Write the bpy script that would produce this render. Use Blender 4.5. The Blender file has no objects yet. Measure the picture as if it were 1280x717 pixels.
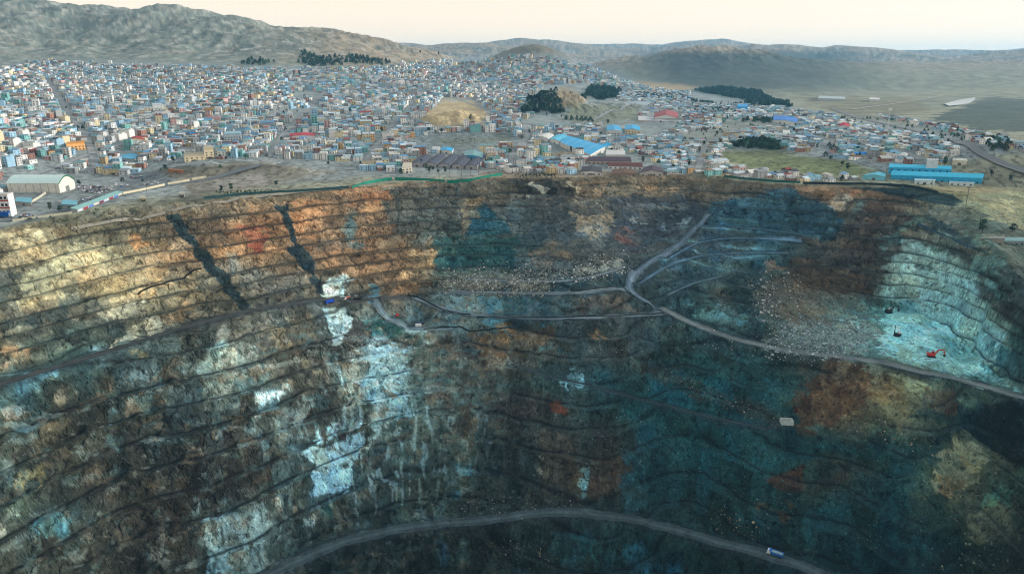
import bpy, math, random, time
import numpy as np
T0 = time.time()
random.seed(7); RNG = np.random.default_rng(11)
S = bpy.context.scene; COL = S.collection
R_ = math.radians

# ------------------------------------------------------------------ camera model
F, CX, CY, H = 900., 640., 358.5, 140.
P = math.atan((CY-78)/F); cp, sp = math.cos(P), math.sin(P)
def ray(u, v):
    x = (u-CX)/F; y = (CY-v)/F
    return np.array([x, cp+y*sp, -sp+y*cp])
def pt_z(u, v, z):
    d = ray(u, v); t = (z-H)/d[2]; return np.array([d[0]*t, d[1]*t, z])
def pt_r(u, v, r):
    d = ray(u, v); t = r/math.hypot(d[0], d[1]); return np.array([d[0]*t, d[1]*t, H+d[2]*t])
def proj(X, Y, Z):
    rz = Z-H; dep = np.maximum(Y*cp-rz*sp, 1e-3)
    return CX+F*X/dep, CY-F*(Y*sp+rz*cp)/dep
cam = bpy.data.cameras.new('camera'); camo = bpy.data.objects.new('camera', cam); COL.objects.link(camo)
cam.sensor_width = 36; cam.lens = 36*F/1280; cam.clip_start = 1; cam.clip_end = 120000
camo.location = (0, 0, H); camo.rotation_euler = (math.pi/2-P, 0, 0); S.camera = camo

# ------------------------------------------------------------------ noise
_pr = np.random.default_rng(3)
PERM = np.concatenate([_pr.permutation(256)]*3).astype(np.int32)
_ga = np.arange(256)*2*math.pi/256*7.0
GX, GY = np.cos(_ga).astype(np.float32), np.sin(_ga).astype(np.float32)
def perlin(x, y, seed=0):
    x = x+seed*17.31; y = y+seed*9.77
    x0 = np.floor(x); y0 = np.floor(y); fx = (x-x0).astype(np.float32); fy = (y-y0).astype(np.float32)
    xi = x0.astype(np.int64) & 255; yi = y0.astype(np.int64) & 255
    def g(i, j, dx, dy):
        h = PERM[PERM[(xi+i) & 255]+((yi+j) & 255)]
        return GX[h]*dx+GY[h]*dy
    ux = fx*fx*fx*(fx*(fx*6-15)+10); uy = fy*fy*fy*(fy*(fy*6-15)+10)
    a = g(0, 0, fx, fy); b = g(1, 0, fx-1, fy); c = g(0, 1, fx, fy-1); d = g(1, 1, fx-1, fy-1)
    return ((a+(b-a)*ux)*(1-uy)+(c+(d-c)*ux)*uy)*1.5
def fbm(x, y, seed=0, octv=4, gain=.5):
    o = 0; a = 1.; f = 1.
    for k in range(octv):
        o = o+a*perlin(x*f, y*f, seed+k*3); a *= gain; f *= 2.03
    return o
RT = np.random.default_rng(9).random((4, 1024)).astype(np.float32)
def worley(x, y, seed=0):
    """distance to the nearest and second nearest seed, and that cell's own random number"""
    xi = np.floor(x).astype(np.int64); yi = np.floor(y).astype(np.int64); d1 = np.full(x.shape, 9., np.float32); d2 = d1.copy(); cr = np.zeros(x.shape, np.float32)
    for i in (-1, 0, 1):
        for j in (-1, 0, 1):
            h = (PERM[PERM[(xi+i+seed*31) & 255]+((yi+j) & 255)]+256*((xi+i+yi+j+seed) & 3)) & 1023
            d = np.hypot(xi+i+RT[0, h]-x, yi+j+RT[1, h]-y).astype(np.float32); m = d < d1
            d2 = np.where(m, d1, np.minimum(d2, d)); d1 = np.where(m, d, d1); cr = np.where(m, RT[2, h], cr)
    return d1, d2, cr
def ss(a, b, x):
    t = np.clip((x-a)/(b-a), 0, 1); return t*t*(3-2*t)
def lin(c):
    c = np.asarray(c, float)/255.
    return np.where(c <= .04045, c/12.92, ((c+.055)/1.055)**2.4)

def poly_sd(u, v, pts):
    d = np.full(u.shape, 1e9); ins = np.zeros(u.shape, bool); n = len(pts)
    for k in range(n):
        ax, ay = pts[k]; bx, by = pts[(k+1) % n]; dx, dy = bx-ax, by-ay
        t = np.clip(((u-ax)*dx+(v-ay)*dy)/(dx*dx+dy*dy+1e-9), 0, 1)
        d = np.minimum(d, np.hypot(u-ax-t*dx, v-ay-t*dy))
        c = ((ay > v) != (by > v)) & (u < (bx-ax)*(v-ay)/(by-ay+1e-9)+ax); ins ^= c
    return np.where(ins, -d, d)
# ------------------------------------------------------------------ the lie of the land
# pit: for columns of the view, rows with the slope of the ground between them
COLS = {
0:[(285,0),(310,.5),(400,.75),(480,.75),(495,.1),(600,.85),(717,.85),(850,.8)],
130:[(262,0),(280,.4),(350,.75),(430,.75),(447,.1),(580,.85),(717,.85),(850,.8)],
256:[(250,0),(262,.4),(330,.72),(392,.72),(410,.1),(530,.85),(650,.85),(717,.85),(850,.8)],
384:[(238,0),(310,.68),(372,.68),(380,.1),(540,.85),(690,.85),(705,.1),(717,.85),(850,.8)],
512:[(227,1),(300,.75),(368,.75),(412,.35),(540,.9),(655,.9),(672,.1),(717,.9),(850,.8)],
640:[(222,2),(236,1),(280,.62),(330,.62),(346,.3),(365,.7),(368,.1),(395,.5),(400,.1),(420,.5),(530,.95),(632,.95),(650,.1),(717,.9),(850,.8)],
768:[(220,3),(232,1),(280,.5),(330,.5),(346,.3),(365,.7),(368,.1),(392,.5),(397,.1),(520,.8),(640,.8),(655,.1),(717,.8),(850,.8)],
860:[(218,2),(235,.8),(300,.5),(350,.55),(395,.55),(402,.1),(530,.8),(658,.8),(675,.1),(717,.8),(850,.8)],
960:[(228,0),(240,.7),(300,.7),(340,.6),(415,.35),(428,.3),(436,.1),(560,.8),(685,.8),(698,.1),(717,.8),(850,.8)],
1060:[(231,0),(300,.8),(330,1),(380,.9),(445,.1),(455,.1),(600,.8),(717,.8),(850,.8)],
1105:[(232,0),(290,.7),(360,.95),(384,.95),(450,.06),(460,.06),(600,.8),(717,.8),(850,.8)],
1150:[(233,0),(268,.5),(290,.8),(345,1.05),(386,1.1),(457,.05),(470,.04),(600,.8),(717,.8),(850,.8)],
1185:[(238,0),(300,.52),(404,1.5),(464,.05),(477,.04),(600,.8),(717,.8),(850,.8)],
1216:[(240,0),(314,.36),(436,1.5),(472,.05),(484,.04),(600,.8),(717,.8),(850,.8)],
1250:[(238,0),(350,.26),(466,1.4),(482,.05),(493,.04),(610,.78),(717,.78),(850,.8)],
1280:[(235,0),(395,.25),(484,1.4),(494,.08),(505,.08),(620,.75),(717,.75),(850,.8)],
}
pit_pts = []
for u, L in COLS.items():
    v0, z0 = L[0]; q = pt_z(u, v0, z0); r = math.hypot(q[0], q[1]); z = z0; first = True
    pit_pts.append(q)
    s0 = L[1][1] if u < 1200 else .5
    k = 1+70/r; pit_pts.append(np.array([q[0]*k, q[1]*k, z0+max(s0, .5)*70]))
    vp = v0
    for v, s in L[1:]:
        d = ray(u, v); h = math.hypot(d[0], d[1]); tn = -d[2]/h
        rn = (H-z+s*r)/(tn+s); zn = H-tn*rn; q0 = pit_pts[-1] if len(pit_pts) and L[0][0] != vp else q
        q1 = np.array([d[0]/h*rn, d[1]/h*rn, zn]); m_ = max(1, int(round(abs(r-rn)/(22 if vp > 340 else 34))))
        for k in range(1, m_+1): pit_pts.append(q0+(q1-q0)*k/m_)
        z = zn; r = rn; vp = v
for x, y, z in [(-560,450,0),(-640,520,50),(-640,200,0),(-720,200,60),(-500,-150,0),(-560,-230,60),(0,-280,0),(0,-360,60),(500,-150,0),(560,-230,60),
                (660,200,0),(740,200,60),(600,420,-10),(680,440,40),(-300,150,-260),(0,180,-325),(250,150,-290),(-280,-60,-140),(0,-100,-170),(280,-60,-140),(-420,200,-150),(450,200,-170)]:
    pit_pts.append(np.array([x, y, z], float))
pit_pts = np.array(pit_pts)
class TPS:
    def __init__(s, xy, z, lam=0.):
        s.c = xy.mean(0); s.k = np.abs(xy-s.c).max(); s.p = (xy-s.c)/s.k; n = len(xy)
        d2 = ((s.p[:, None]-s.p[None])**2).sum(-1); K = d2*np.log(d2+1e-12)*.5+lam*np.eye(n)
        Q = np.c_[np.ones(n), s.p]; A = np.zeros((n+3, n+3)); A[:n, :n] = K; A[:n, n:] = Q; A[n:, :n] = Q.T
        s.w = np.linalg.solve(A, np.r_[z, 0, 0, 0])
    def __call__(s, x, y):
        x = np.asarray((x-s.c[0])/s.k, np.float32); y = np.asarray((y-s.c[1])/s.k, np.float32); o = np.float64(s.w[-3])+s.w[-2]*x+s.w[-1]*y
        for i, (a, b) in enumerate(s.p):
            d2 = (x-np.float32(a))**2+(y-np.float32(b))**2; o = o+s.w[i]*(np.float32(.5)*d2*np.log(d2+np.float32(1e-12)))
        return o
pit_f = TPS(pit_pts[:, :2], pit_pts[:, 2], 1e-5)
# land round the pit: pixel column, row and range (m)
LAND = [
(0,285,'z0'),(0,240,'z0'),(0,180,1200),(0,150,1500),(0,120,1950),(0,100,2400),(0,84,2850),(0,40,3500),(0,10,3950),(20,-3,4250),
(-120,300,'z0'),(-120,150,1500),(-120,84,2800),(-120,0,4200),
(90,262,'z0'),(90,180,1250),(100,75,2950),(100,40,3500),(100,10,3900),
(130,220,'z0'),(160,120,2000),(180,40,3350),(180,9,3800),
(250,250,'z0'),(250,200,1080),(250,160,1450),(250,120,2000),(250,88,2650),(250,50,3200),(225,8,3700),(268,20,3650),
(330,50,3150),(312,24,3500),(330,36,3500),(370,38,3500),(400,36,3550),
(384,238,'z0'),(384,200,1090),(420,160,1430),(440,120,2050),(440,88,2700),(440,68,3000),(445,46,3450),(500,58,3400),
(512,227,1),(530,200,1090),(560,150,1620),(560,120,2250),(560,95,2850),(560,82,3200),(560,72,3600),
(640,222,2),(640,200,1090),(650,160,1500),(650,130,2100),(655,105,2650),(660,85,2880),(660,56,3080),(620,70,3050),(700,66,3080),(600,85,3100),
(768,220,3),(760,200,1080),(760,170,1430),(760,150,1780),(760,125,2400),(760,103,3000),
(860,218,2),(860,200,1090),(860,160,1600),(860,130,2500),(860,115,3300),(830,80,4300),(780,72,4800),(880,60,4600),(940,62,4600),
(960,228,0),(960,200,1090),(960,160,1650),(960,130,2550),(960,115,3400),(1000,72,4800),(1050,78,5200),(1000,105,3700),
(1060,231,0),(1060,200,1080),(1060,160,1650),(1060,130,2600),(1070,112,4000),(1110,80,5600),(1180,80,6200),
(1150,233,0),(1150,200,1080),(1150,170,1500),(1150,140,2200),(1180,115,3600),
(1216,265,0),(1280,235,0),(1280,200,1080),(1280,160,1650),(1280,130,2500),(1280,115,3500),(1280,82,7000),
(1400,260,0),(1400,160,1600),(1400,115,3500),(1400,85,7000),
]
gp = []
for u, v, r in LAND:
    q = pt_z(u, v, 0) if r == 'z0' else (pt_z(u, v, r) if r < 50 else pt_r(u, v, r)); gp.append(q)
for u, r, z in [(0,5200,250),(0,7000,150),(150,5000,200),(250,4800,150),(400,4600,100),(500,4500,60),(580,4500,40),(660,3600,70),(660,4300,30),(760,4000,40),(760,6200,60),(900,5600,90),(900,7000,60),(1050,6500,60),(1180,8000,60),(1280,9000,60),
                (0,11000,100),(320,11000,80),(640,12000,60),(960,12000,60),(1280,12000,60),(0,17000,100),(640,17000,100),(1280,17000,100)]:
    q = pt_r(u, 300, r); gp.append(np.array([q[0], q[1], z]))
gp = np.array(gp)
for a in (-170,-120,-75,75,120,170):
    for r in (400, 1000, 3000, 12000):
        gp = np.vstack([gp, [r*math.sin(R_(a)), r*math.cos(R_(a)), 0]])
land_t = TPS(np.c_[np.arctan2(gp[:, 0], gp[:, 1])*1.1, np.log(np.hypot(gp[:, 0], gp[:, 1]))], gp[:, 2], 2e-5)
FAR = [(7200,[(470,66),(520,56),(600,55),(680,60),(740,70),(800,74)]),
       (9800,[(480,58),(560,56),(640,49),(700,52),(760,58),(810,64),(860,57),(900,54),(960,60),(1010,66),(1080,70)]),
       (8600,[(900,64),(940,57),(1000,62),(1020,64),(1040,63),(1100,66),(1180,70),(1240,63),(1280,62),(1340,66)]),
       (13000,[(300,66),(600,60),(760,58),(860,53),(900,52),(960,58),(1050,64),(1200,68),(1280,66)])]
def land(x, y):
    r = np.hypot(x, y); a = np.arctan2(x, y)
    z = land_t(a*1.1, np.log(np.maximum(r, 150)))
    z = np.clip(z, -25, 490)
    # hill relief
    hk = ss(2500, 3400, r)*(1-ss(9000, 14000, r))
    rd = 1-np.abs(fbm(x/420, y/420, 5, 4))
    z = z+hk*((rd-.7)*34*ss(90, 240, z)+fbm(x/160, y/160, 9, 3)*8*ss(60, 160, z)+(1-np.abs(fbm(x/70, y/70, 13, 3))*1.5)*4*ss(90, 200, z))
    # knolls inside the town
    for u, v, rr, h, rx, ry in ((572,150,1480,30,95,60),(700,135,1900,46,120,90),(770,132,2050,18,160,70),(1215,200,1120,6,60,30),(700,192,1090,9,60,45),(250,203,1010,10,45,25),(345,212,985,9,60,28),(870,150,1750,12,150,70)):
        q = pt_r(u, v, rr); z = z+h*np.exp(-((x-q[0])/rx)**2-((y-q[1])/ry)**2)*(1+.25*fbm(x/30, y/30, 2, 3))
    # far ranges
    u_ = CX+F*np.tan(np.clip(a, -1.3, 1.3))/cp
    for rr, L in FAR:
        vv = np.interp(u_, [p[0] for p in L], [p[1] for p in L])
        edge = ss(L[0][0]-160, L[0][0], u_)*(1-ss(L[-1][0], L[-1][0]+200, u_))
        top = H+rr*np.tan(np.arctan((CY-vv)/F)-P)
        w = rr*.18; k = np.exp(-((r-rr)/w)**2)
        z = np.maximum(z, edge*(top-60)*k+60*k+fbm(x/1500, y/1500, 21, 4)*60*k)
    return z
# ------------------------------------------------------------------ polar sheet
az = np.concatenate([np.linspace(-180, -60, 14)[:-1], np.linspace(-60, -42, 10)[:-1], np.linspace(-42, 42, 1101), np.linspace(42, 60, 10)[1:], np.linspace(60, 180, 14)[1:]])
rr = [4.]
while rr[-1] < 300: rr.append(rr[-1]+8)
while rr[-1] < 975: rr.append(rr[-1]+.8)
while rr[-1] < 1250: rr.append(rr[-1]+2.2)
while rr[-1] < 3300: rr.append(rr[-1]+rr[-1]*.0045)
while rr[-1] < 8000: rr.append(rr[-1]*1.011)
while rr[-1] < 17500: rr.append(rr[-1]*1.03)
rr = np.array(rr); A = np.radians(az)
RR, AA = np.meshgrid(rr, A, indexing='ij'); X = RR*np.sin(AA); Y = RR*np.cos(AA)
nr, na = RR.shape
print('grid', nr, na, round(time.time()-T0, 1))
i1 = np.searchsorted(rr, 1250)
zp = np.full(X.shape, 999.)
zp[:i1] = pit_f(X[:i1], Y[:i1])
zg = land(X, Y)
zg0 = np.where(zg < 1e9, zg, 0)
zb = np.minimum(zg, zp)                     # smooth base, no benches yet
print('base', round(time.time()-T0, 1))
def sampler(Z):
    def f(x, y):
        x = np.asarray(x, float); y = np.asarray(y, float)
        r = np.hypot(x, y); a = np.degrees(np.arctan2(x, y))
        i = np.clip(np.searchsorted(rr, r)-1, 0, nr-2); j = np.clip(np.searchsorted(az, a)-1, 0, na-2)
        fr = np.clip((r-rr[i])/(rr[i+1]-rr[i]), 0, 1); fa = np.clip((a-az[j])/(az[j+1]-az[j]), 0, 1)
        return (Z[i, j]*(1-fr)+Z[i+1, j]*fr)*(1-fa)+(Z[i, j+1]*(1-fr)+Z[i+1, j+1]*fr)*fa
    return f
_ts = np.concatenate([np.arange(300, 1300, .7), 1300*1.002**np.arange(1, 1400)])
def hit(u, v, zf):
    d = ray(u, v); d = d/np.linalg.norm(d); q = d[None]*_ts[:, None]
    below = q[:, 2]+H < zf(q[:, 0], q[:, 1])
    k = int(np.argmax(below)) if below.any() else len(_ts)-1
    a = _ts[max(k-1, 0)]; b = _ts[k]
    for _ in range(12):
        m = (a+b)/2; p = d*m
        if p[2]+H < zf(p[0], p[1]): b = m
        else: a = m
    return d*b+np.array([0, 0, H])
zbf = sampler(zb)
# ------------------------------------------------------------------ haul roads, cut into the slope (pixel way-points on the base slope)
ROADS = [  # name, half width, [(u,v)...], colour
('haul_road', 6.5, [(330,722),(370,700),(430,676),(500,660),(560,653),(610,650),(650,643),(700,638),(750,641),(800,650),(860,668),(920,683),(970,694),(1010,708),(1040,724)], (72,84,86)),
('haul_road', 5.2, [(-20,486),(30,471),(80,455),(140,438),(200,418),(260,400),(320,386),(370,378),(420,373),(470,371),(520,372)], (64,66,64)),
('haul_road', 4, [(520,372),(548,384),(575,392),(620,396),(680,398),(740,396),(800,394),(842,392)], (100,112,118)),
('haul_road', 4.5, [(560,366),(620,366),(680,367),(730,366),(765,361),(785,360)], (92,106,112)),
('haul_road', 3.6, [(885,268),(868,288),(845,308),(815,325),(795,340),(786,350),(786,362),(800,374),(830,386),(855,400)], (98,116,128)),
('haul_road', 6, [(830,386),(855,400),(885,413),(930,427),(980,437),(1040,445),(1100,452),(1145,461),(1200,475),(1240,487),(1300,502)], (112,120,118)),
('ledge_track', 2.6, [(585,349),(640,351),(700,352),(740,346),(780,334)], (120, 132, 136)),
('ledge_track', 1.7, [(800,354),(830,334),(870,320),(920,315),(985,316)], (92, 122, 142)),
('ledge_track', 1.7, [(838,322),(868,304),(905,297),(960,298),(1000,303)], (96, 128, 150)),
('ledge_track', 1.7, [(835,368),(870,352),(905,345)], (96, 118, 128)),
('ledge_track', 1.5, [(868,282),(910,283),(960,287),(1010,294)], (74, 104, 124)),
('ledge_track', 2.6, [(640,455),(690,470),(760,487),(840,510),(930,530),(975,540)], (56, 66, 68)),
('haul_road', 3.5, [(470,374),(476,390),(492,404),(520,412),(560,411)], (100,118,124)),
]
zr = zb.copy(); road_w = []
NI, NJ = X.shape
def near_poly(px, py, poly, vals):
    best = np.full(px.shape, 1e9); val = np.zeros(px.shape)
    for k in range(len(poly)-1):
        a = poly[k]; b = poly[k+1]; dx, dy = b-a; L2 = dx*dx+dy*dy+1e-9
        t = np.clip(((px-a[0])*dx+(py-a[1])*dy)/L2, 0, 1)
        d = np.hypot(px-a[0]-t*dx, py-a[1]-t*dy); m = d < best
        best = np.where(m, d, best); val = np.where(m, vals[k]+(vals[k+1]-vals[k])*t, val)
    return best, val
def resample(P3, step):
    P3 = np.asarray(P3, float); s = np.r_[0, np.cumsum(np.linalg.norm(np.diff(P3[:, :2], axis=0), axis=1))]
    n = max(int(s[-1]/step), 2); t = np.linspace(0, s[-1], n+1)
    o = np.stack([np.interp(t, s, P3[:, k]) for k in range(P3.shape[1])], 1)
    for _ in range(2):
        o[1:-1] = (o[:-2]+2*o[1:-1]+o[2:])/4
    return o
roads3 = []
for name, hw, L, c in ROADS:
    q = resample([hit(u, v, zbf) for u, v in L], 6.)
    for _ in range(12): q[1:-1, 2] = (q[:-2, 2]+2*q[1:-1, 2]+q[2:, 2])/4
    roads3.append((name, hw, q, c))
jf0, jf1 = np.searchsorted(az, -42), np.searchsorted(az, 42)
road_mask = np.zeros(X.shape, np.float32); road_d = np.full(X.shape, 999., np.float32)
PZ = (slice(0, i1), slice(jf0, jf1+1))
print('roads', round(time.time()-T0, 1))
# benches
Xp, Yp, Zp = X[PZ], Y[PZ], zb[PZ]
U0, V0 = proj(Xp, Yp, Zp)
def blob(u, v, ru, rv): return np.exp(-(((U0-u)/ru)**2+((V0-v)/rv)**2)**2)
inpit = (zp[PZ] < zg[PZ]-.3).astype(float)
depth_in = np.clip(zg[PZ]-zp[PZ], 0, 400)
zw = Zp+fbm(Xp/70, Yp/70, 31, 3)*2.6+fbm(Xp/22, Yp/22, 33, 2)*.6*(1+1.2*ss(380, 450, V0+.1*U0))
# loose dumps and fill, where the benches are buried
loose = np.clip(blob(690,290,90,50)*.75+blob(800,270,95,42)+blob(1010,380,75,50)*.9+blob(1100,428,95,30)*1.2+blob(1190,455,50,16)+blob(600,440,150,40)*.3+blob(720,520,150,90)*.35+blob(1000,600,240,110)*.45+blob(1060,500,110,45)*.9+blob(1200,600,60,60)*.7+blob(570,520,60,110)*.6+blob(1290,420,60,60)*.4+blob(470,420,60,26)*.9+blob(600,385,140,18)*.8, 0, 1)
hb = np.where(V0 < 400, 11., 14.)*1.0
hb = 11.+5.*ss(380, 470, V0+.0*U0)
lv = [40.]
_r2 = np.random.default_rng(5)
while lv[-1] > -420: lv.append(lv[-1]-(_r2.choice([8.5, 10, 11.5, 13]) if lv[-1] > -95 else _r2.choice([16, 19, 22])))
lv = np.array(lv[::-1])
zw = zw+fbm(Xp/130, Yp/130, 35, 2)*4
q_ = np.interp(zw, lv, np.arange(len(lv))); bn = np.floor(q_); fr_ = q_-bn
fl = np.clip(.36+.10*ss(380, 450, V0+.1*U0)+.16*perlin(Xp/55+bn*3.7, Yp/55, 37), .1, .6)
g_ = np.clip((fr_-fl)/(1-fl), 0, 1); g_ = .07*fr_+.93*g_
bi = bn.astype(int).clip(0, len(lv)-2)
zt = lv[bi]+(lv[bi+1]-lv[bi])*g_
zt = zt+(Zp-zw)*.25
broken = ss(.25, .75, fbm(Xp/48+bn*5.1, Yp/48, 39, 3))          # stretches where the crest has crumbled
apron = 1-ss(-3, 5, poly_sd(U0, V0, np.array([(1155,232),(1300,225),(1300,398),(1255,352),(1218,316),(1186,302),(1160,272)], float)))
floor_ = 1-ss(-4, 4, poly_sd(U0, V0, np.array([(955,402),(1040,396),(1105,387),(1150,389),(1185,407),(1216,439),(1250,469),(1285,488),(1285,497),(1200,472),(1100,448),(1000,434)], float)))
wall_r = ss(1085, 1110, U0)*ss(275, 300, V0)*(1-ss(470, 490, V0))*(1-floor_)*(1-apron)
strength = (1-apron)*(1-floor_)*np.clip((1-loose*(1-wall_r))*(1-.8*(1-wall_r)*broken*ss(340, 430, V0+.12*U0-60))*ss(4, 14, depth_in), 0, 1)*inpit
faces = ss(fl, fl+.12, fr_)
zd = Zp*(1-strength)+zt*strength
# roads
for name, hw, q, c in roads3:
    lo = q[:, :2].min(0)-40; hi = q[:, :2].max(0)+40
    m = (Xp > lo[0]) & (Xp < hi[0]) & (Yp > lo[1]) & (Yp < hi[1])
    if not m.any(): continue
    d, zz = near_poly(Xp[m], Yp[m], q[:, :2], q[:, 2])
    d = d+fbm(Xp[m]/14, Yp[m]/14, 78, 2)*1.1
    k = 1-ss(hw+1.0, hw+11, d)
    zd[m] = zd[m]*(1-k)+(zz+.2*0)*k
    bm = np.exp(-((d-hw-1.6)/1.1)**2)*(1.5 if hw > 3 else .7)*inpit[m]        # safety berm
    zd[m] += bm*(.5+.5*fbm(Xp[m]/9, Yp[m]/9, 77, 2))
    rm = 1-ss(hw-.8, hw+.8, d)
    t = road_mask[PZ]; t[m] = np.maximum(t[m], rm); td = road_d[PZ]; td[m] = np.minimum(td[m], d-hw)
RM = road_mask[PZ]
pad_k = np.zeros(Xp.shape)
for u, v, r0 in ((1166,447,12), (1112,391,12), (1121,421,11), (983,529,9), (523,409,9), (497,396,7), (449,375,9)):      # level stands for the machines
    q = hit(u, v, zbf); d = np.hypot(Xp-q[0], Yp-q[1]); k = 1-ss(r0, r0*1.9, d); zd = zd*(1-k)+q[2]*k; pad_k = np.maximum(pad_k, k)
# rock relief
rough = inpit*(1-RM)*(1-pad_k)*(1-.85*apron)*(1-.7*floor_)*ss(.5, 9, road_d[PZ])
AZp, RRp = AA[PZ], RR[PZ]
# rock co-ordinates: along the wall, and down its face
Q1 = AZp*600+fbm(Xp/30, Yp/30, 52, 2)*5; Q2 = zd*1.05+.5*RRp+fbm(Xp/30, Yp/30, 54, 2)*4
gul = 1-np.abs(perlin(Xp/19+.5*perlin(Xp/20, Yp/20, 3), Yp/19, 42))*2
wx, wy = fbm(Q1/12, Q2/12, 44, 2)*.4, fbm(Q1/12, Q2/12, 48, 2)*.4
wa = worley(Q1/13+wx, Q2/11+wy, 1); wb = worley(Q1/4.6+wx, Q2/4.2+wy, 2); wc = worley(Q1/30+wx, Q2/22+wy, 4)
blk = (wa[2]-.5)*2.2+(wb[2]-.5)*.9+(wc[2]-.5)*2.0-ss(.12, 0, wa[1]-wa[0])*1.2-ss(.1, 0, wb[1]-wb[0])*.5
spall = fbm(Q1/9, Q2/9, 56, 2, .5)
zd = zd+rough*(strength*faces*gul*1.0*(.3+.7*broken)*(1-wall_r)+(1-strength)*(1-loose)*fbm(Xp/20, Yp/20, 45, 4)*2.6+loose*(fbm(Xp/24, Yp/24, 45, 3)*1.5)+(blk*.9+spall*.6)*(1-.3*wall_r)*(.15+.85*faces)*(1-.6*loose))
zd = zd+rough*loose*(np.maximum(fbm(Xp/5.5, Yp/5.5, 49, 2), 0)**2)*2.6
Z = zb.copy(); Z[PZ] = zd
Z = Z+(1-ss(1200, 2500, RR))*np.where(zp < zg-.3, 0, 1)*(fbm(X/25, Y/25, 51, 3)*.35)*(RR > 350)
zat = sampler(Z)
print('relief', round(time.time()-T0, 1))
# ------------------------------------------------------------------ rock and soil colours
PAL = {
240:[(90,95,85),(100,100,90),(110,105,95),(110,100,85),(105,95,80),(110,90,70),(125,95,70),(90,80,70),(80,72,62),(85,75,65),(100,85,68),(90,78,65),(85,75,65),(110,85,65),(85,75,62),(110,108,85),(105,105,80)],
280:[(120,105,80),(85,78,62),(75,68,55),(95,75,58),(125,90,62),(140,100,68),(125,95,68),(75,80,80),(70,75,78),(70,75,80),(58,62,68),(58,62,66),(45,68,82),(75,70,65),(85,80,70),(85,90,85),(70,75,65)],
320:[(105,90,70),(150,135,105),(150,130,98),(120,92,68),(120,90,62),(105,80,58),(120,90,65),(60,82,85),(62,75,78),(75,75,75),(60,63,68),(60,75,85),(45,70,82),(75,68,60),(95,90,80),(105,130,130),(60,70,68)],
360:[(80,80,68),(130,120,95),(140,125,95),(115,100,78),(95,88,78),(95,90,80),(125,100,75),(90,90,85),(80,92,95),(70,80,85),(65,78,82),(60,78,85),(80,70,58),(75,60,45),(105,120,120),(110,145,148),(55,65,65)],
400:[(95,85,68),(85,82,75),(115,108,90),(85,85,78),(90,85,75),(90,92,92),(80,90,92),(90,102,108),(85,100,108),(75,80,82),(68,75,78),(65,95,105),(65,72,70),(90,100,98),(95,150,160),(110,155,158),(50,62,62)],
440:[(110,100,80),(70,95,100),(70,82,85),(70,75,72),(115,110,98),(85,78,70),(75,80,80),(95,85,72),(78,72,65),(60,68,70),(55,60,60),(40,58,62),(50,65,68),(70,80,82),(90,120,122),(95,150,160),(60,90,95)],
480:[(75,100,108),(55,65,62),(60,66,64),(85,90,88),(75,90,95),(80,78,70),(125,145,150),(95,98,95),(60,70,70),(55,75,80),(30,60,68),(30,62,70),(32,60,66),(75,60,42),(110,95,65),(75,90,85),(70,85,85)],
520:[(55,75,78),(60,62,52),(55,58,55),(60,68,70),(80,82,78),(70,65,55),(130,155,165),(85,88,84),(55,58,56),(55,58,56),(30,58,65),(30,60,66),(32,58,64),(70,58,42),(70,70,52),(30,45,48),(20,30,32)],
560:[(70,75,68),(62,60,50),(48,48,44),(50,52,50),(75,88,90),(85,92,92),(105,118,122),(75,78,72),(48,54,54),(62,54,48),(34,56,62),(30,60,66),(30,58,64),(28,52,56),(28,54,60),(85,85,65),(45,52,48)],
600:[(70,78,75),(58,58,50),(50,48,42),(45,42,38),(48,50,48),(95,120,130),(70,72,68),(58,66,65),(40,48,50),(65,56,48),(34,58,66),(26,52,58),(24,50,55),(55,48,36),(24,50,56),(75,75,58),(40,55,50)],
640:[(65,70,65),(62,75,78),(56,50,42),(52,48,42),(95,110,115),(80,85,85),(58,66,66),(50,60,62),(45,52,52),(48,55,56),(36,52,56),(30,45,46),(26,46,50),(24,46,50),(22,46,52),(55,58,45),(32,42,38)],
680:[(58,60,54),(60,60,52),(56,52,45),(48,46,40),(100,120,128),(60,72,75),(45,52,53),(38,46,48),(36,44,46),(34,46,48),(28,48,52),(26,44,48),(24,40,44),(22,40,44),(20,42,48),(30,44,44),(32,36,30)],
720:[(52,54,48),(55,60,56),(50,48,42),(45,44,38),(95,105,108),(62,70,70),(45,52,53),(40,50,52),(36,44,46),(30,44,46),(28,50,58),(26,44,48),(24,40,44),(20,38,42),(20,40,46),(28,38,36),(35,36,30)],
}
GRID = np.array([PAL[k] for k in sorted(PAL)], float); GRID[7:, :8] *= .9; GRID[6:, 9:] *= 1.08  # lower-left rows darker still, the pit's shade put into the rock colour
U1, V1 = proj(Xp, Yp, Z[PZ])
hb_ = (np.sin(bn*91.7)*43758.5) % 1.
def hsh(a, b): return (np.abs(np.sin(a*127.1+b*311.7)*43758.5453)) % 1.
qx = Q1+3.*perlin(Q1/9, Q2/9, 57)
iB = np.floor(qx/15+hb_*7.1+.35*perlin(Q1/40, Q2/40, 58)); ib = np.floor(qx/5.2+hb_*3.3)
hB = hsh(bn, iB); hB2 = hsh(bn+.5, iB); hs_ = hsh(bn+.25, ib); SB = np.clip(strength*1.6, 0, 1)
hB = np.where(SB > .3, hB, wa[2]); hs_ = np.where(SB > .3, hs_, wb[2]); hB2 = np.where(SB > .3, hB2, (wa[2]*7.3) % 1)
U1r, V1r = U1.copy(), V1.copy()
U1 = U1+SB*(hb_-.5)*12+(hB-.5)*16+(hs_-.5)*6; V1 = V1+(hs_-.5)*4
wu = fbm(Q1/38, Q2/38, 61, 3)*22+(wc[2]-.5)*10; wv = fbm(Q1/38, Q2/38, 67, 3)*10
bo = np.where(strength > .25, bn*13.7, 0.)                                     # each bench face breaks the colour anew
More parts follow.
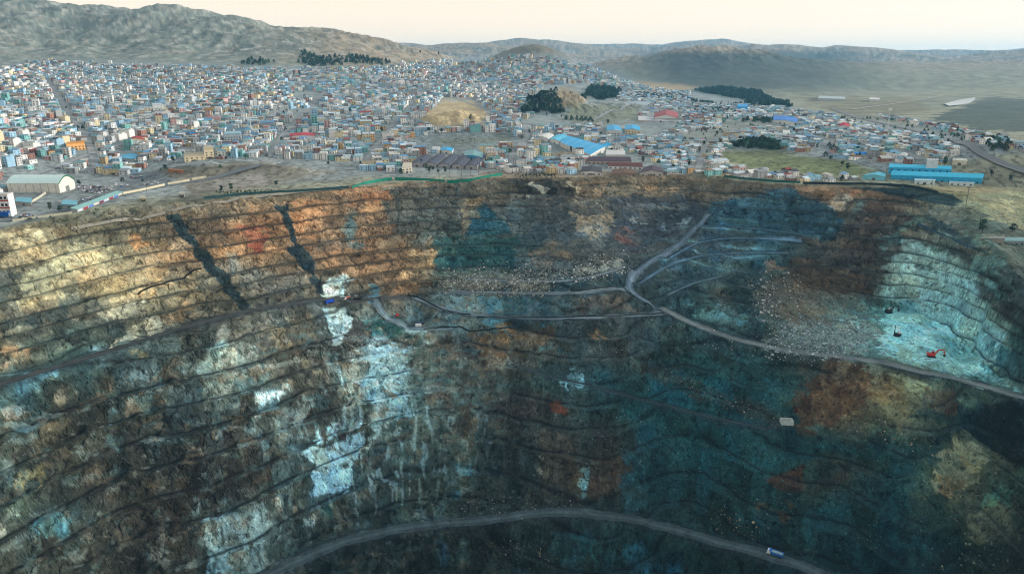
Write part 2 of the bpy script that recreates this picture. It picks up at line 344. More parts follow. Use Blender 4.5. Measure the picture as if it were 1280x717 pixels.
jit = perlin(Q1/26+bo, Q2/26-bo, 63)
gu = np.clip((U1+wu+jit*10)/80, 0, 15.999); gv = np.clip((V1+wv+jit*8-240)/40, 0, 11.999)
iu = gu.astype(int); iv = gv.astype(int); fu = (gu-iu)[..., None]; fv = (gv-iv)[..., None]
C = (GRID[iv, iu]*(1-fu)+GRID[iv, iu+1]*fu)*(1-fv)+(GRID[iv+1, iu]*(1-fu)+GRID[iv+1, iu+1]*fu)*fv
nz_a = fbm(Q1/11+bo, Q2/11, 71, 3, .5); nz_b = fbm(Q1/2.6, Q2/2.6, 73, 2, .6); nz_c = fbm(Q1/34, Q2/34+bo, 75, 2)
NZ = fbm(Q1/26, Q2/15, 151, 5, .62)*12+(hs_-.5)*5+(hB-.5)*4*SB
def patch(col, pts, alpha=.9, soft=4, brk=.5, edge=1.):
    soft = soft*.3+.4
    """a body of rock of one colour: outline in photo pixels, edge roughened by noise, brk = how broken it is inside"""
    pts = np.array(pts, float); m0 = pts.min(0)-12; m1 = pts.max(0)+12
    u_, v_ = (U1r, V1r) if edge < .6 else (U1, V1)
    m = (u_ > m0[0]) & (u_ < m1[0]) & (v_ > m0[1]) & (v_ < m1[1])
    if not m.any(): return
    d = poly_sd(u_[m], v_[m], pts)+NZ[m]*edge*.7
    a = alpha*(1-ss(-soft, soft, d))*(1-brk*.8*ss(.35, .75, hs_[m]+.35*nz_a[m]))
    C[m] = C[m]*(1-a[:, None])+np.array(col, float)*a[:, None]
def ell(u, v, ru, rv, n=10, rot=0):
    t = np.linspace(0, 2*math.pi, n, endpoint=False); c, s = math.cos(R_(rot)), math.sin(R_(rot))
    return [(u+ru*math.cos(k)*c-rv*math.sin(k)*s, v+ru*math.cos(k)*s+rv*math.sin(k)*c) for k in t]
TAN = (178,155,118); ORG = (190,130,80); RUST = (135,68,48); CH = (40,52,56); WB = (165,198,214); WH = (185,195,198)
# upper left
patch((165,145,110), [(0,300),(18,288),(22,300),(0,312)], .9); patch((190,175,140), [(28,286),(55,288),(50,297),(30,295)], .9, 3)
patch(TAN, [(0,318),(25,305),(62,295),(60,312),(20,330),(0,335)], .75)
patch((178,165,128), [(14,352),(40,330),(75,318),(118,308),(150,312),(145,325),(110,340),(80,345),(30,358)], .9)
patch(TAN, [(85,318),(120,306),(135,322),(100,340),(84,334)], .9)
patch(ORG, [(166,296),(184,290),(190,308),(170,314)], .95, 3)
patch((188,150,112), [(175,318),(215,310),(240,300),(248,316),(215,330),(180,332)], .75)
patch((170,145,110), [(95,345),(140,332),(178,322),(180,338),(140,350),(100,360)], .7)
patch((178,160,122), [(30,372),(60,356),(88,348),(85,370),(50,384),(34,388)], .85)
patch((168,150,112), [(108,362),(142,348),(148,358),(112,368)], .8)
patch((172,165,145), [(118,380),(165,368),(175,378),(160,398),(124,400)], .8)
patch((176,168,144), [(146,412),(190,398),(192,410),(145,432)], .9, 3, .25)
patch((180,148,108), [(175,364),(200,352),(240,342),(262,336),(258,346),(215,358),(178,372)], .9, 3)
patch((150,118,88), [(195,394),(240,376),(240,386),(200,404)], .85, 3, .3)
patch((66,70,68), [(0,345),(20,338),(12,362),(0,372)], .8); patch((58,66,68), [(0,402),(60,384),(118,368),(122,386),(60,402),(0,418)], .75)
patch((52,62,64), [(30,415),(100,395),(145,400),(140,420),(60,440)], .7)
patch((150,122,92), [(0,436),(22,432),(28,448),(0,456)], .9)
patch((100,135,150), [(0,480),(30,462),(60,455),(75,465),(40,485),(0,500)], .6, 5, .6)
patch((120,155,170), [(60,466),(74,460),(78,466),(64,472)], .9, 2); patch((104,140,156), [(26,480),(38,474),(38,484),(28,488)], .9, 2)
patch((150,142,128), [(58,490),(78,480),(92,488),(80,500),(60,508)], .8, 3)
patch((150,155,158), [(14,514),(26,508),(28,518),(18,522)], .8, 2)
patch((130,120,85), [(165,436),(195,436),(192,446),(170,446)], .8, 3)
patch((120,140,148), [(230,445),(252,442),(256,458),(236,460)], .8, 3)
patch((135,125,85), [(16,598),(40,582),(48,592),(30,606),(18,606)], .9, 3); patch((98,108,92), [(5,622),(40,616),(44,640),(10,650)], .75)
patch((105,150,165), [(42,652),(60,640),(80,652),(76,672),(50,672)], .9, 3); patch((150,150,140), [(0,645),(9,650),(8,664),(0,668)], .8, 2)
patch((125,105,85), [(100,585),(125,582),(118,600),(102,602)], .5)
# brown and rust benches of the upper middle
patch((150,72,52), [(305,288),(330,284),(336,302),(316,310),(306,302)], .85, 3); patch((165,100,62), [(286,296),(306,290),(308,302),(290,308)], .7)
patch((172,118,76), [(362,256),(382,252),(412,250),(412,270),(395,285),(368,284)], .75); patch((165,112,72), [(370,285),(392,282),(392,300),(372,304)], .7)
patch((185,128,82), [(340,305),(366,300),(368,312),(345,318)], .8, 3); patch((178,130,88), [(455,248),(480,242),(482,268),(462,272)], .9)
patch((150,98,66), [(420,230),(475,226),(478,250),(430,256)], .7)
patch((190,140,95), [(265,306),(300,300),(300,312),(268,318)], .7); patch((90,78,72), [(395,300),(450,296),(450,312),(398,316)], .6)
patch((68,72,72), [(484,235),(570,232),(572,285),(492,292)], .85, 4, .3); patch((92,86,78), [(500,240),(540,238),(540,270),(505,276)], .4, 8, .7)
patch((140,104,74), [(400,318),(500,302),(545,300),(548,350),(480,372),(420,345)], .75, 5, .4)
patch((185,152,112), [(500,318),(545,312),(540,345),(505,350)], .6)
patch((90,72,58), [(396,270),(490,262),(490,290),(400,298)], .4)
patch((85,110,120), [(432,268),(444,266),(446,306),(436,306)], .7, 3)
patch((178,200,212), [(404,348),(432,344),(434,356),(404,362)], .9, 3); patch((190,210,220), [(403,362),(430,358),(430,366),(404,372)], .95, 2, .2)
patch((95,135,155), [(450,352),(468,350),(470,368),(456,370)], .85, 3)
patch((130,120,110), [(300,345),(395,330),(398,350),(310,372)], .5, 5, .6); patch((100,105,105), [(262,330),(300,318),(330,340),(310,365),(285,360)], .6)
# dark waste chutes
patch((32,42,46), [(200,267),(225,266),(236,290),(252,310),(268,326),(282,340),(298,366),(316,384),(302,390),(290,372),(274,352),(256,338),(246,322),(238,306),(222,288)], 1, 2, .15, .4)
patch((34,44,50), [(343,259),(361,256),(364,276),(371,300),(380,309),(390,325),(398,345),(404,366),(396,366),(386,346),(372,328),(358,312),(356,308),(366,306),(360,288),(352,272)], 1, 2, .1, .4)
# centre
patch((42,70,84), [(588,262),(604,254),(616,262),(632,276),(640,292),(578,294)], 1, 2, .2, .5)
patch((44,74,78), [(566,296),(640,294),(640,338),(560,336)], .85, 3, .3); patch((38,66,70), [(548,300),(570,298),(556,345),(536,350)], .7, 3)
patch((170,140,105), [(575,262),(600,252),(590,275),(576,290)], .6)
patch((38,38,36), [(640,222),(700,220),(706,240),(660,246),(640,240)], .75, 4, .4)
patch((178,170,158), [(662,232),(668,230),(672,245),(664,246)], .9, 2); patch((200,180,155), [(712,228),(717,228),(717,244),(713,244)], .9, 1.5)
patch((128,100,74), [(720,228),(755,226),(758,248),(722,250)], .8); patch((185,145,105), [(795,232),(845,230),(850,244),(800,240)], .8, 3)
patch((88,98,102), [(632,252),(655,250),(660,272),(650,280),(634,276)], .7); patch((62,66,70), [(655,246),(705,248),(720,275),(690,300),(660,285)], .7, 6)
patch((165,140,112), [(710,268),(760,262),(764,290),(742,294),(722,286)], .65, 3, .6); patch((132,130,120), [(720,250),(760,250),(760,262),(725,264)], .5, 3, .7)
patch((150,120,92), [(660,305),(690,300),(716,320),(700,328),(670,314)], .6, 4, .6); patch((120,105,100), [(676,322),(690,318),(690,332),(678,334)], .7, 2)
patch((54,57,64), [(758,245),(850,242),(880,262),(850,300),(800,320),(765,300)], .85, 5, .25)
patch((110,62,55), [(772,292),(792,290),(790,308),(774,310)], .75, 3); patch((110,118,124), [(808,258),(826,256),(852,262),(830,266)], .7, 2, .6)
patch((150,155,158), [(798,276),(808,266),(806,274)], .8, 1.5); patch((140,146,150), [(836,284),(856,276),(852,282)], .8, 1.5)
patch((120,118,108), [(560,344),(620,336),(700,340),(760,318),(778,320),(780,332),(720,350),(640,352),(570,356)], .55, 4, .7)
patch((185,182,170), [(715,336),(775,322),(778,330),(730,344)], .6, 2, .6); patch((150,146,132), [(560,352),(640,352),(680,356),(680,364),(600,364),(560,362)], .6, 2, .6)
patch((60,85,100), [(700,352),(770,348),(772,360),(700,364)], .8, 3, .2)
patch((120,140,148), [(520,372),(560,368),(600,368),(598,392),(560,388)], .7, 4, .3); patch((64,104,128), [(604,368),(660,366),(664,390),(610,392)], .8, 6, .5)
patch((70,95,110), [(660,368),(716,368),(716,392),(664,392)], .7, 5, .4); patch((98,84,74), [(722,370),(790,370),(800,388),(724,390)], .7, 4, .4)
patch((80,130,160), [(618,400),(680,400),(678,406),(622,407)], .8, 2, .3); patch((118,135,140), [(500,398),(600,400),(600,416),(520,420)], .7, 3, .3)
patch((125,95,65), [(582,416),(640,412),(690,410),(690,430),(640,445),(590,445)], .8, 4, .5); patch((165,125,80), [(622,414),(644,414),(640,426),(626,426)], .8, 2)
patch((70,68,62), [(634,440),(646,422),(670,440)], .9, 2, .1); patch((60,90,105), [(680,440),(694,424),(704,440)], .85, 2, .2); patch((160,120,82), [(744,418),(754,410),(764,420)], .9, 2, .1)
# pale zone of the centre left
patch((190,208,216), [(404,386),(430,384),(440,394),(428,424),(418,428)], .95, 3, .3, .5); patch((62,60,58), [(432,404),(462,398),(464,424),(434,426)], .9, 3, .1)
patch((42,78,78), [(463,388),(500,400),(520,422),(466,424)], .8, 3, .4); patch((44,46,42), [(370,442),(420,428),(500,424),(520,432),(440,440),(390,452)], .8, 4, .4)
patch((160,172,172), [(434,436),(470,430),(500,432),(500,455),(440,460)], .75, 5, .5); patch(WB, [(452,466),(478,456),(506,456),(510,486),(462,490)], .95, 4, .35)
patch((150,192,212), [(460,490),(510,484),(514,512),(478,516)], .9, 3, .4); patch(WB, [(466,520),(496,516),(494,540),(470,544)], .9, 3, .5)
patch((150,180,195), [(500,482),(515,480),(514,520),(500,536)], .6, 4, .5); patch((170,175,170), [(432,445),(450,440),(452,500),(440,510)], .7, 4, .5)
patch((150,160,158), [(256,440),(300,425),(330,435),(300,470),(300,500),(262,510)], .65, 8, .6); patch((120,145,155), [(256,450),(290,420),(296,440),(270,480)], .5, 6, .6)
patch((160,140,110), [(336,410),(352,402),(370,432),(360,440),(346,428)], .75, 4, .4); patch((150,135,108), [(360,400),(392,392),(402,420),(380,428)], .6, 4, .5)
patch((178,195,205), [(312,498),(338,486),(352,484),(346,500),(320,518)], .95, 3, .3); patch((160,150,128), [(372,450),(390,446),(390,466),(374,466)], .8, 2)
patch((150,145,135), [(396,470),(408,468),(406,488),(396,488)], .7, 2); patch((150,165,165), [(330,520),(364,512),(366,540),(336,546)], .7, 4, .6)
patch((175,210,225), [(396,532),(412,530),(410,554),(398,554)], .95, 2, .2); patch((70,50,46), [(412,530),(422,530),(422,548),(412,550)], .8, 1.5)
patch((150,195,215), [(384,566),(440,548),(446,575),(400,590)], .9, 4, .5); patch((165,205,222), [(396,592),(438,580),(436,612),(400,618)], .95, 3, .45)
patch((130,150,155), [(340,585),(352,580),(354,600),(342,604)], .6); patch((150,148,140), [(338,615),(354,606),(362,634),(345,642)], .85, 3, .4)
patch((40,72,78), [(400,622),(425,618),(420,642),(404,642)], .8, 3)
patch((34,32,30), [(240,530),(330,540),(340,580),(310,620),(250,630),(220,590)], .7, 12, .3)
patch((165,190,202), [(262,650),(320,628),(330,650),(316,676),(280,690),(258,675)], .6, 8, .8); patch((155,180,192), [(300,670),(345,650),(350,665),(310,690)], .7, 4, .5)
patch((120,160,185), [(262,690),(290,684),(300,717),(262,717)], .7, 5, .5); patch((190,205,212), [(380,652),(390,650),(392,662),(382,662)], .9, 1.5)
patch((155,165,165), [(310,700),(345,686),(340,712),(312,717)], .6, 4, .5)
SLAB = (160,194,218)
patch(SLAB, [(450,436),(478,430),(505,432),(512,452),(470,460),(448,456)], .75, 3, .45); patch(SLAB, [(448,464),(512,454),(516,484),(458,492)], .95, 3, .25); patch(SLAB, [(456,492),(516,486),(514,512),(470,520)], .9, 3, .3)
patch(SLAB, [(462,520),(500,514),(496,542),(464,546)], .85, 3, .4); patch((168,196,212), [(380,562),(442,546),(448,574),(392,590)], .92, 3, .3); patch(SLAB, [(390,592),(442,578),(438,614),(394,622)], .95, 3, .3)
patch((150,176,192), [(256,648),(322,624),(334,650),(318,678),(280,692),(256,676)], .75, 7, .75); patch((150,178,194), [(262,690),(318,676),(345,668),(330,717),(264,717)], .6, 7, .75); patch((190,208,216), [(310,498),(340,484),(354,482),(348,502),(322,520)], .95, 2, .2)
patch((186,204,214), [(406,386),(432,384),(440,396),(428,428),(416,430)], .95, 2, .2, .5)
# fluted grey green wall of the middle
patch((85,98,92), [(505,450),(560,440),(600,470),(590,600),(560,655),(500,650),(490,560)], .45, 10, .5); patch((108,120,112), [(520,420),(545,425),(550,470),(525,480)], .5, 4, .5)
patch((120,100,90), [(535,480),(556,470),(560,505),(540,505)], .7, 3); patch((90,135,155), [(572,585),(586,580),(588,594),(576,598)], .9, 2, .2); patch((75,120,145), [(564,618),(582,606),(592,612),(580,622)], .8, 2, .3)
patch((58,52,46), [(576,430),(592,430),(590,530),(580,560),(578,470)], .7, 4, .3); patch((150,155,150), [(605,452),(640,448),(646,456),(612,462)], .7, 2, .5)
patch((62,54,52), [(622,490),(676,488),(690,508),(676,518),(620,522)], .7, 4, .3); patch((145,185,205), [(690,474),(706,462),(724,468),(726,482),(702,488)], .9, 3, .5)
patch((105,54,38), [(684,508),(700,506),(704,513),(690,514)], .95, 1.5, .1); patch((130,170,185), [(730,598),(736,584),(734,600),(728,620)], .8, 2, .3)
patch((78,60,48), [(742,574),(780,566),(782,592),(760,625),(738,622)], .8, 4, .4); patch((150,150,145), [(676,560),(682,556),(680,588)], .7, 1.5)
patch((60,95,112), [(786,622),(832,628),(828,642),(790,640)], .7, 3, .5); patch((62,88,110), [(542,674),(562,672),(568,692),(550,700)], .7, 3, .5)
patch((46,88,98), [(690,672),(740,660),(748,690),(700,712)], .55, 5, .6); patch((50,92,118), [(770,680),(800,685),(840,717),(790,717)], .65, 5, .6)
# right wing
patch((44,68,84), [(888,252),(920,246),(990,236),(1010,248),(1040,256),(1054,275),(1044,300),(990,296),(900,286),(882,275)], .9, 3, .2, .5)
patch((140,105,75), [(1000,234),(1040,232),(1046,250),(1010,248)], .8, 3); patch((170,155,140), [(1040,248),(1064,244),(1066,258),(1052,264),(1044,258)], .85, 3); patch((150,95,68), [(1060,236),(1095,234),(1092,246),(1064,244)], .7, 3)
patch((92,104,102), [(1066,262),(1076,248),(1084,252),(1074,272)], .8, 2, .2)
patch((66,52,44), [(1060,285),(1100,245),(1135,255),(1130,275),(1095,310),(1070,350),(1050,330)], .7, 8, .4); patch((70,52,36), [(970,325),(1010,322),(1060,345),(1090,340),(1080,372),(1010,360)], .8, 8, .3)
patch((150,105,68), [(958,326),(974,324),(974,338),(960,340)], .8, 3); patch((95,115,112), [(1095,305),(1120,285),(1146,266),(1150,276),(1122,298),(1100,322)], .85, 3, .3)
patch((70,100,130), [(880,285),(960,292),(960,330),(870,330),(800,352)], .35, 6, .6); patch((30,45,48), [(905,340),(950,336),(950,400),(965,425),(940,420),(915,370)], .7, 5, .3)
patch((105,145,155), [(850,378),(900,380),(935,392),(920,404),(880,400)], .6, 4, .5); patch((38,48,48), [(820,395),(860,405),(880,420),(830,420)], .5, 6, .4)
patch((146,172,178), [(1100,330),(1130,305),(1160,302),(1200,320),(1230,360),(1260,430),(1250,460),(1190,425),(1140,385),(1104,358)], .8, 4, .35)
patch((128,170,180), [(1120,380),(1150,378),(1180,400),(1220,440),(1240,468),(1180,460),(1140,440),(1105,425),(1130,405)], .9, 5, .25)
patch((120,185,198), [(1105,412),(1140,408),(1150,420),(1115,428)], .7, 4, .3); patch((140,155,150), [(960,425),(1010,405),(1080,400),(1110,420),(1060,440),(990,436)], .65, 4, .5)
patch((105,88,66), [(965,385),(1010,370),(1050,385),(1030,402),(985,410)], .6, 5, .5)
patch((52,44,38), [(1215,330),(1240,345),(1262,400),(1240,395),(1222,360)], .7, 5, .3); patch((80,78,70), [(1140,285),(1180,292),(1225,320),(1235,345),(1190,318),(1150,300)], .6, 4, .3)
patch((122,116,86), [(1140,234),(1200,233),(1298,236),(1298,292),(1240,274),(1190,258)], .9, 5, .25); patch((70,76,66), [(1200,264),(1298,292),(1298,342),(1240,324),(1205,294)], .85, 5, .3)
patch((86,82,70), [(1162,264),(1200,282),(1238,320),(1225,324),(1190,302),(1158,274)], .85, 4, .3); patch((44,46,44), [(1236,326),(1298,340),(1298,420),(1262,392),(1246,350)], .8, 5, .4)
patch((36,48,52), [(1050,229),(1120,231),(1165,238),(1204,252),(1214,259),(1180,259),(1140,247),(1080,238)], .9, 3, .1, .5)
patch((134,172,180), [(1108,398),(1150,392),(1185,408),(1216,440),(1250,470),(1270,486),(1200,470),(1140,455),(1100,440)], .8, 4, .25)
patch((40,52,56), [(1150,262),(1176,276),(1210,296),(1240,318),(1236,322),(1200,302),(1168,284)], .8, 2, .2, .5)
# slope below the road, right
patch((72,50,32), [(1010,458),(1060,446),(1110,470),(1080,500),(1040,530),(1000,545),(985,535),(1005,500),(1025,470)], .85, 4, .4); patch((62,40,24), [(985,505),(1010,468),(1030,470),(1010,510),(995,530)], .8, 3, .2)
patch((110,84,60), [(1080,475),(1098,472),(1096,484),(1082,486)], .8, 2); patch((150,160,120), [(1112,466),(1150,470),(1180,480),(1170,495),(1130,490),(1115,480)], .85, 4, .5)
patch((110,105,75), [(1095,495),(1140,490),(1150,520),(1120,530),(1095,515)], .7, 4, .5); patch((88,66,48), [(1160,482),(1195,490),(1190,520),(1165,515)], .8, 4, .4); patch((115,135,115), [(1196,490),(1220,494),(1214,508),(1198,508)], .8, 3, .4)
patch((120,118,92), [(1110,520),(1165,518),(1180,530),(1150,545),(1120,535)], .5, 4, .6)
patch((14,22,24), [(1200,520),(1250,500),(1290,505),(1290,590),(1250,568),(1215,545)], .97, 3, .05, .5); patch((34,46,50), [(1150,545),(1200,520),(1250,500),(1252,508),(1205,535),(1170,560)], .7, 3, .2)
patch((128,128,100), [(1172,562),(1200,545),(1225,555),(1240,575),(1220,595),(1196,622),(1176,620),(1168,590)], .9, 4, .5); patch((118,92,62), [(1176,600),(1204,598),(1200,622),(1180,620)], .7, 3)
patch((70,80,62), [(1190,580),(1200,577),(1200,590),(1192,590)], .9, 2, .1); patch((95,100,82), [(1215,640),(1250,625),(1275,640),(1270,670),(1230,680),(1212,660)], .6, 5, .5); patch((78,120,112), [(1230,620),(1252,610),(1255,630),(1236,640)], .6, 3, .4)
patch((64,44,32), [(948,598),(975,592),(1006,578),(1004,612),(985,614)], .95, 2, .2, .3); patch((85,66,45), [(955,632),(980,634),(985,640),(960,642)], .9, 2, .2)
patch((70,58,50), [(775,440),(850,465),(950,505),(985,528),(960,530),(860,490),(780,455)], .55, 4, .4)
patch((38,72,80), [(850,440),(1000,450),(1010,490),(980,520),(880,470)], .5, 8, .5); patch((46,92,100), [(860,470),(900,470),(930,500),(890,500)], .4, 5, .6)
# flats between the faces carry dark spill; toe lines are painted shadow
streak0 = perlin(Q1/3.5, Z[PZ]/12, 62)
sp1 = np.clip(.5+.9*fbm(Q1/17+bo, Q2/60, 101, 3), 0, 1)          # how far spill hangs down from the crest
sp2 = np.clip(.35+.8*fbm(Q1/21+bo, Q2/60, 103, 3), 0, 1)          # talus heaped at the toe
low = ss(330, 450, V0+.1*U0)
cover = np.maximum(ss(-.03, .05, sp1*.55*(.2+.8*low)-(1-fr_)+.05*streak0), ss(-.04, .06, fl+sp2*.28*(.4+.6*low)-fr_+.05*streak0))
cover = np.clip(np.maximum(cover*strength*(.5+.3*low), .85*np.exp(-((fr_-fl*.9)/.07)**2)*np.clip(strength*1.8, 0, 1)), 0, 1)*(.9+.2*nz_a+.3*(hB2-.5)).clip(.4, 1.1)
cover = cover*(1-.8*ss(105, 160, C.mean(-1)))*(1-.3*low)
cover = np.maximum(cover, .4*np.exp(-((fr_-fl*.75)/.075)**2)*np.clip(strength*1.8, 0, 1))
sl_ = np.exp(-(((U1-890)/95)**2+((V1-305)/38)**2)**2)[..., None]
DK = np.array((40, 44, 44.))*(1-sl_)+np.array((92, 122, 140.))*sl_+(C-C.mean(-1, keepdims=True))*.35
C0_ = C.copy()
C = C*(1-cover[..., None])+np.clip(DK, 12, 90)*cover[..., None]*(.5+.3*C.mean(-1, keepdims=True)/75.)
for name, hw, q, c in roads3: pass
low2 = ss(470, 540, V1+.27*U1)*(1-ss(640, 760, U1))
LN = (.75+.2*wall_r+.12*low2)*np.exp(-((fr_-fl*.7)/(.06+.08*wall_r+.03*low2))**2)*np.clip(strength*1.8, 0, 1)*ss(.0, .25, .6+perlin(Q1/14, bn*3.3, 66))  # toe shadow line put into the rock colour; pale berm line on slate
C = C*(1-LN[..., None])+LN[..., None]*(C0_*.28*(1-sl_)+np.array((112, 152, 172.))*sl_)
lfl = ss(480, 530, V1+.27*U1)*(1-ss(560, 700, U1))*(1-.45*ss(480, 620, V1))
for sd_, c_, th_ in ((141, (134, 146, 152), .47), (143, (106, 90, 70), .42), (145, (70, 94, 102), .44)):       # lenses of other rock, each bench its own
    m_ = (lfl*ss(th_, th_+.14, fbm(Q1/24+bo, Q2/15, sd_, 4, .6)))[..., None]*.52; C = C*(1-m_)+np.array(c_, float)*m_
ctr = np.exp(-(((U1-470)/120)**2+((V1-540)/110)**2)**2)
m_ = (ctr*ss(.22, .5, perlin(Q1/4.5, Q2/45+bn*.3, 147)+.5*nz_a))[..., None]*.55; C = C*(1-m_)+np.array((158, 178, 190.))*m_       # wash marks running down
# local mottling
streak = perlin(Q1/2.6, Z[PZ]/16+bn*3.1, 59)+.6*perlin(Q1/5.5, Z[PZ]/24+bn*1.7, 60)
val = np.exp(.12*nz_a+.13*fbm(Xp/60, Yp/60, 83, 2)+.10*spall+.62*(hB-.5)+.42*(hs_-.5)+.3*(wc[2]-.5)+.16*streak*faces*SB+.22*(1-SB)*perlin(Xp/2.6, Yp/2.6, 64)+.14*perlin(Q1/2.4, Q2/2.4, 65))
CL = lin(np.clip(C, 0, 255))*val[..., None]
hue = np.clip(.2*fbm(Q1/8+bo, Q2/8, 87, 3)+(hB2-.5)*.6, -.6, .6)[..., None]
CL = CL*np.exp(hue*np.array((.35, .02, -.35)))
crk = np.maximum(ss(.10, .02, wa[1]-wa[0]), .6*ss(.07, 0, wc[1]-wc[0]))[..., None]*(.1+.7*faces[..., None])*SB[..., None]
CL = CL*(1-crk)+CL*.35*crk
CL = CL*np.array((.95, 1.05, .95)); lum_ = (CL*np.array((.25, .6, .15))).sum(-1, keepdims=True); CL = lum_+(CL-lum_)*np.where(CL[..., 0:1] > CL[..., 2:3], .86, 1.12); CL = np.maximum(CL, .002)
RC = np.zeros_like(CL)
for name, hw, q, c in roads3:
    lo = q[:, :2].min(0)-30; hi = q[:, :2].max(0)+30
    m = (Xp > lo[0]) & (Xp < hi[0]) & (Yp > lo[1]) & (Yp < hi[1])
    if not m.any(): continue
    d, _ = near_poly(Xp[m], Yp[m], q[:, :2], q[:, 2]); d0_ = d; d = d+fbm(Xp[m]/14, Yp[m]/14, 78, 2)*1.4+nz_a[m]*.8; k = (1-ss(hw-1.2, hw+.8, d))[:, None]
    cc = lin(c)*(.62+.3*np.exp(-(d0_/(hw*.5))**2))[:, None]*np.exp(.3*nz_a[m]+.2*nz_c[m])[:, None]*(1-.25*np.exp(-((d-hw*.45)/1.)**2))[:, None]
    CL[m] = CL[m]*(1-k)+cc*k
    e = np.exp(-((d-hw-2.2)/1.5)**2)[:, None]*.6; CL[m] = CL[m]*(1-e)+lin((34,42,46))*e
# ---- ground outside the pit
U2, V2 = proj(X, Y, Z)
g1 = fbm(X/60, Y/60, 91, 4); g2 = fbm(X/12, Y/12, 93, 3)*(1-ss(1500, 4000, RR)); g3 = fbm(X/350, Y/350, 95, 4)
def cc(c): return lin(c)
g4 = fbm(X/45, Y/45, 97, 4, .6); g5 = ss(.3, .42, fbm(X/7, Y/7, 99, 3))*(RR < 1400)
G = cc((116,116,98))[None, None]*np.exp(.3*g1+.3*g2)[..., None]*(1-.55*g5[..., None])
def mixg(c, k):
    global G
    G = G*(1-k[..., None])+cc(c)*k[..., None]*np.exp(.22*g1+.15*g2+.15*g3)[..., None]
hill = ss(70, 170, Z)*ss(2300, 3000, RR)
mixg((108,112,102), hill); mixg((130,116,96), hill*ss(280, 480, U2)); mixg((84,88,80), hill*ss(0, .6, g3)*.8); mixg((150,140,120), hill*ss(.25, .8, -g1)*.5)
G = G*np.exp((hill*.32*g4)[..., None])
mixg((64,72,66), hill*ss(.22, .4, g4)*.6); mixg((160,156,145), hill*ss(.3, .5, -g4)*.5)
mixg((92,88,74), np.exp(-(((U2-665)/95)**2+((V2-66)/13)**2)**2)*(RR < 3400)*(RR > 2500)*.8)
mixg((62,70,64), ss(3000, 3600, RR)*ss(760, 860, U2)*(1-ss(1000, 1150, U2))*ss(60, 70, V2)*(1-ss(104, 125, V2))*.92)
GP = [((112,120,122), [(-60,290),(-60,90),(60,74),(470,86),(560,74),(690,66),(800,100),(1000,136),(1290,180),(1290,190),(1100,215),(900,190),(860,224),(640,220),(450,222),(300,235),(90,262),(0,285)], .75, 6),
 ((92,98,98), [(120,240),(200,210),(250,205),(330,200),(310,215),(230,225),(150,246),(60,274),(20,280)], .8, 3),
 ((96,104,104), [(498,176),(560,166),(640,164),(655,176),(620,186),(520,190)], .9, 3), ((84,88,66), [(545,172),(640,168),(640,180),(560,182)], .5, 4),
 ((150,132,98), [(525,146),(555,124),(590,126),(612,142),(600,154),(540,160)], .9, 4), ((128,115,92), [(672,128),(700,108),(740,120),(728,132),(690,138)], .9, 4),
 ((92,95,72), [(715,130),(800,130),(800,150),(740,158),(700,148)], .7, 5), ((96,104,70), [(902,190),(960,188),(1050,200),(1100,214),(1070,222),(960,214),(905,202)], .95, 4),
 ((78,84,60), [(900,186),(960,186),(1000,194),(960,200)], .5, 4), ((124,116,84), [(1130,232),(1200,232),(1290,238),(1290,285),(1240,275),(1180,262)], .9, 4),
 ((78,84,72), [(1200,262),(1290,285),(1290,335),(1240,318),(1205,292)], .8, 4), ((100,100,80), [(840,150),(960,150),(990,165),(900,190),(850,170)], .4, 6),
 ((58,70,62), [(1163,148),(1232,122),(1290,124),(1290,164),(1225,164)], .95, 1.5), ((92,98,88), [(1020,134),(1180,120),(1280,118),(1280,124),(1180,130),(1080,150)], .4, 4),
 ((98,92,72), [(990,120),(1150,124),(1160,140),(1060,148)], .6, 5), ((140,120,86), [(780,100),(870,108),(860,116),(800,112)], .8, 3),
 ((104,96,78), [(200,212),(330,200),(420,215),(300,240),(240,244)], .7, 4), ((130,125,118), [(268,224),(330,216),(335,232),(270,238)], .6, 4), ((72,74,62), [(60,272),(130,258),(250,246),(420,236),(300,252),(130,276),(0,300),(0,286)], .8, 4),
 ((128,112,86), [(680,196),(720,186),(740,196),(700,206)], .7, 4), ((118,100,78), [(600,214),(700,212),(860,216),(860,226),(600,226)], .7, 3)]
NZ2 = g1*3+g2*2
for c, pts, a, soft in GP:
    pts = np.array(pts, float); m0 = pts.min(0)-10; m1 = pts.max(0)+10
    m = (U2 > m0[0]) & (U2 < m1[0]) & (V2 > m0[1]) & (V2 < m1[1]) & (Y > 0)
    k = a*(1-ss(-soft, soft, poly_sd(U2[m], V2[m], pts)+NZ2[m]))
    G[m] = G[m]*(1-k[:, None])+cc(c)*k[:, None]*(np.exp(.2*g1[m]+.3*g2[m])*(1-.45*g5[m]))[:, None]
k = (ss(-.5, 2.5, (zg-zp))[PZ])[..., None]
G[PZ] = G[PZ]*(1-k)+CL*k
K_ALB = 1.55
G = np.clip(G*K_ALB, .004, .85)
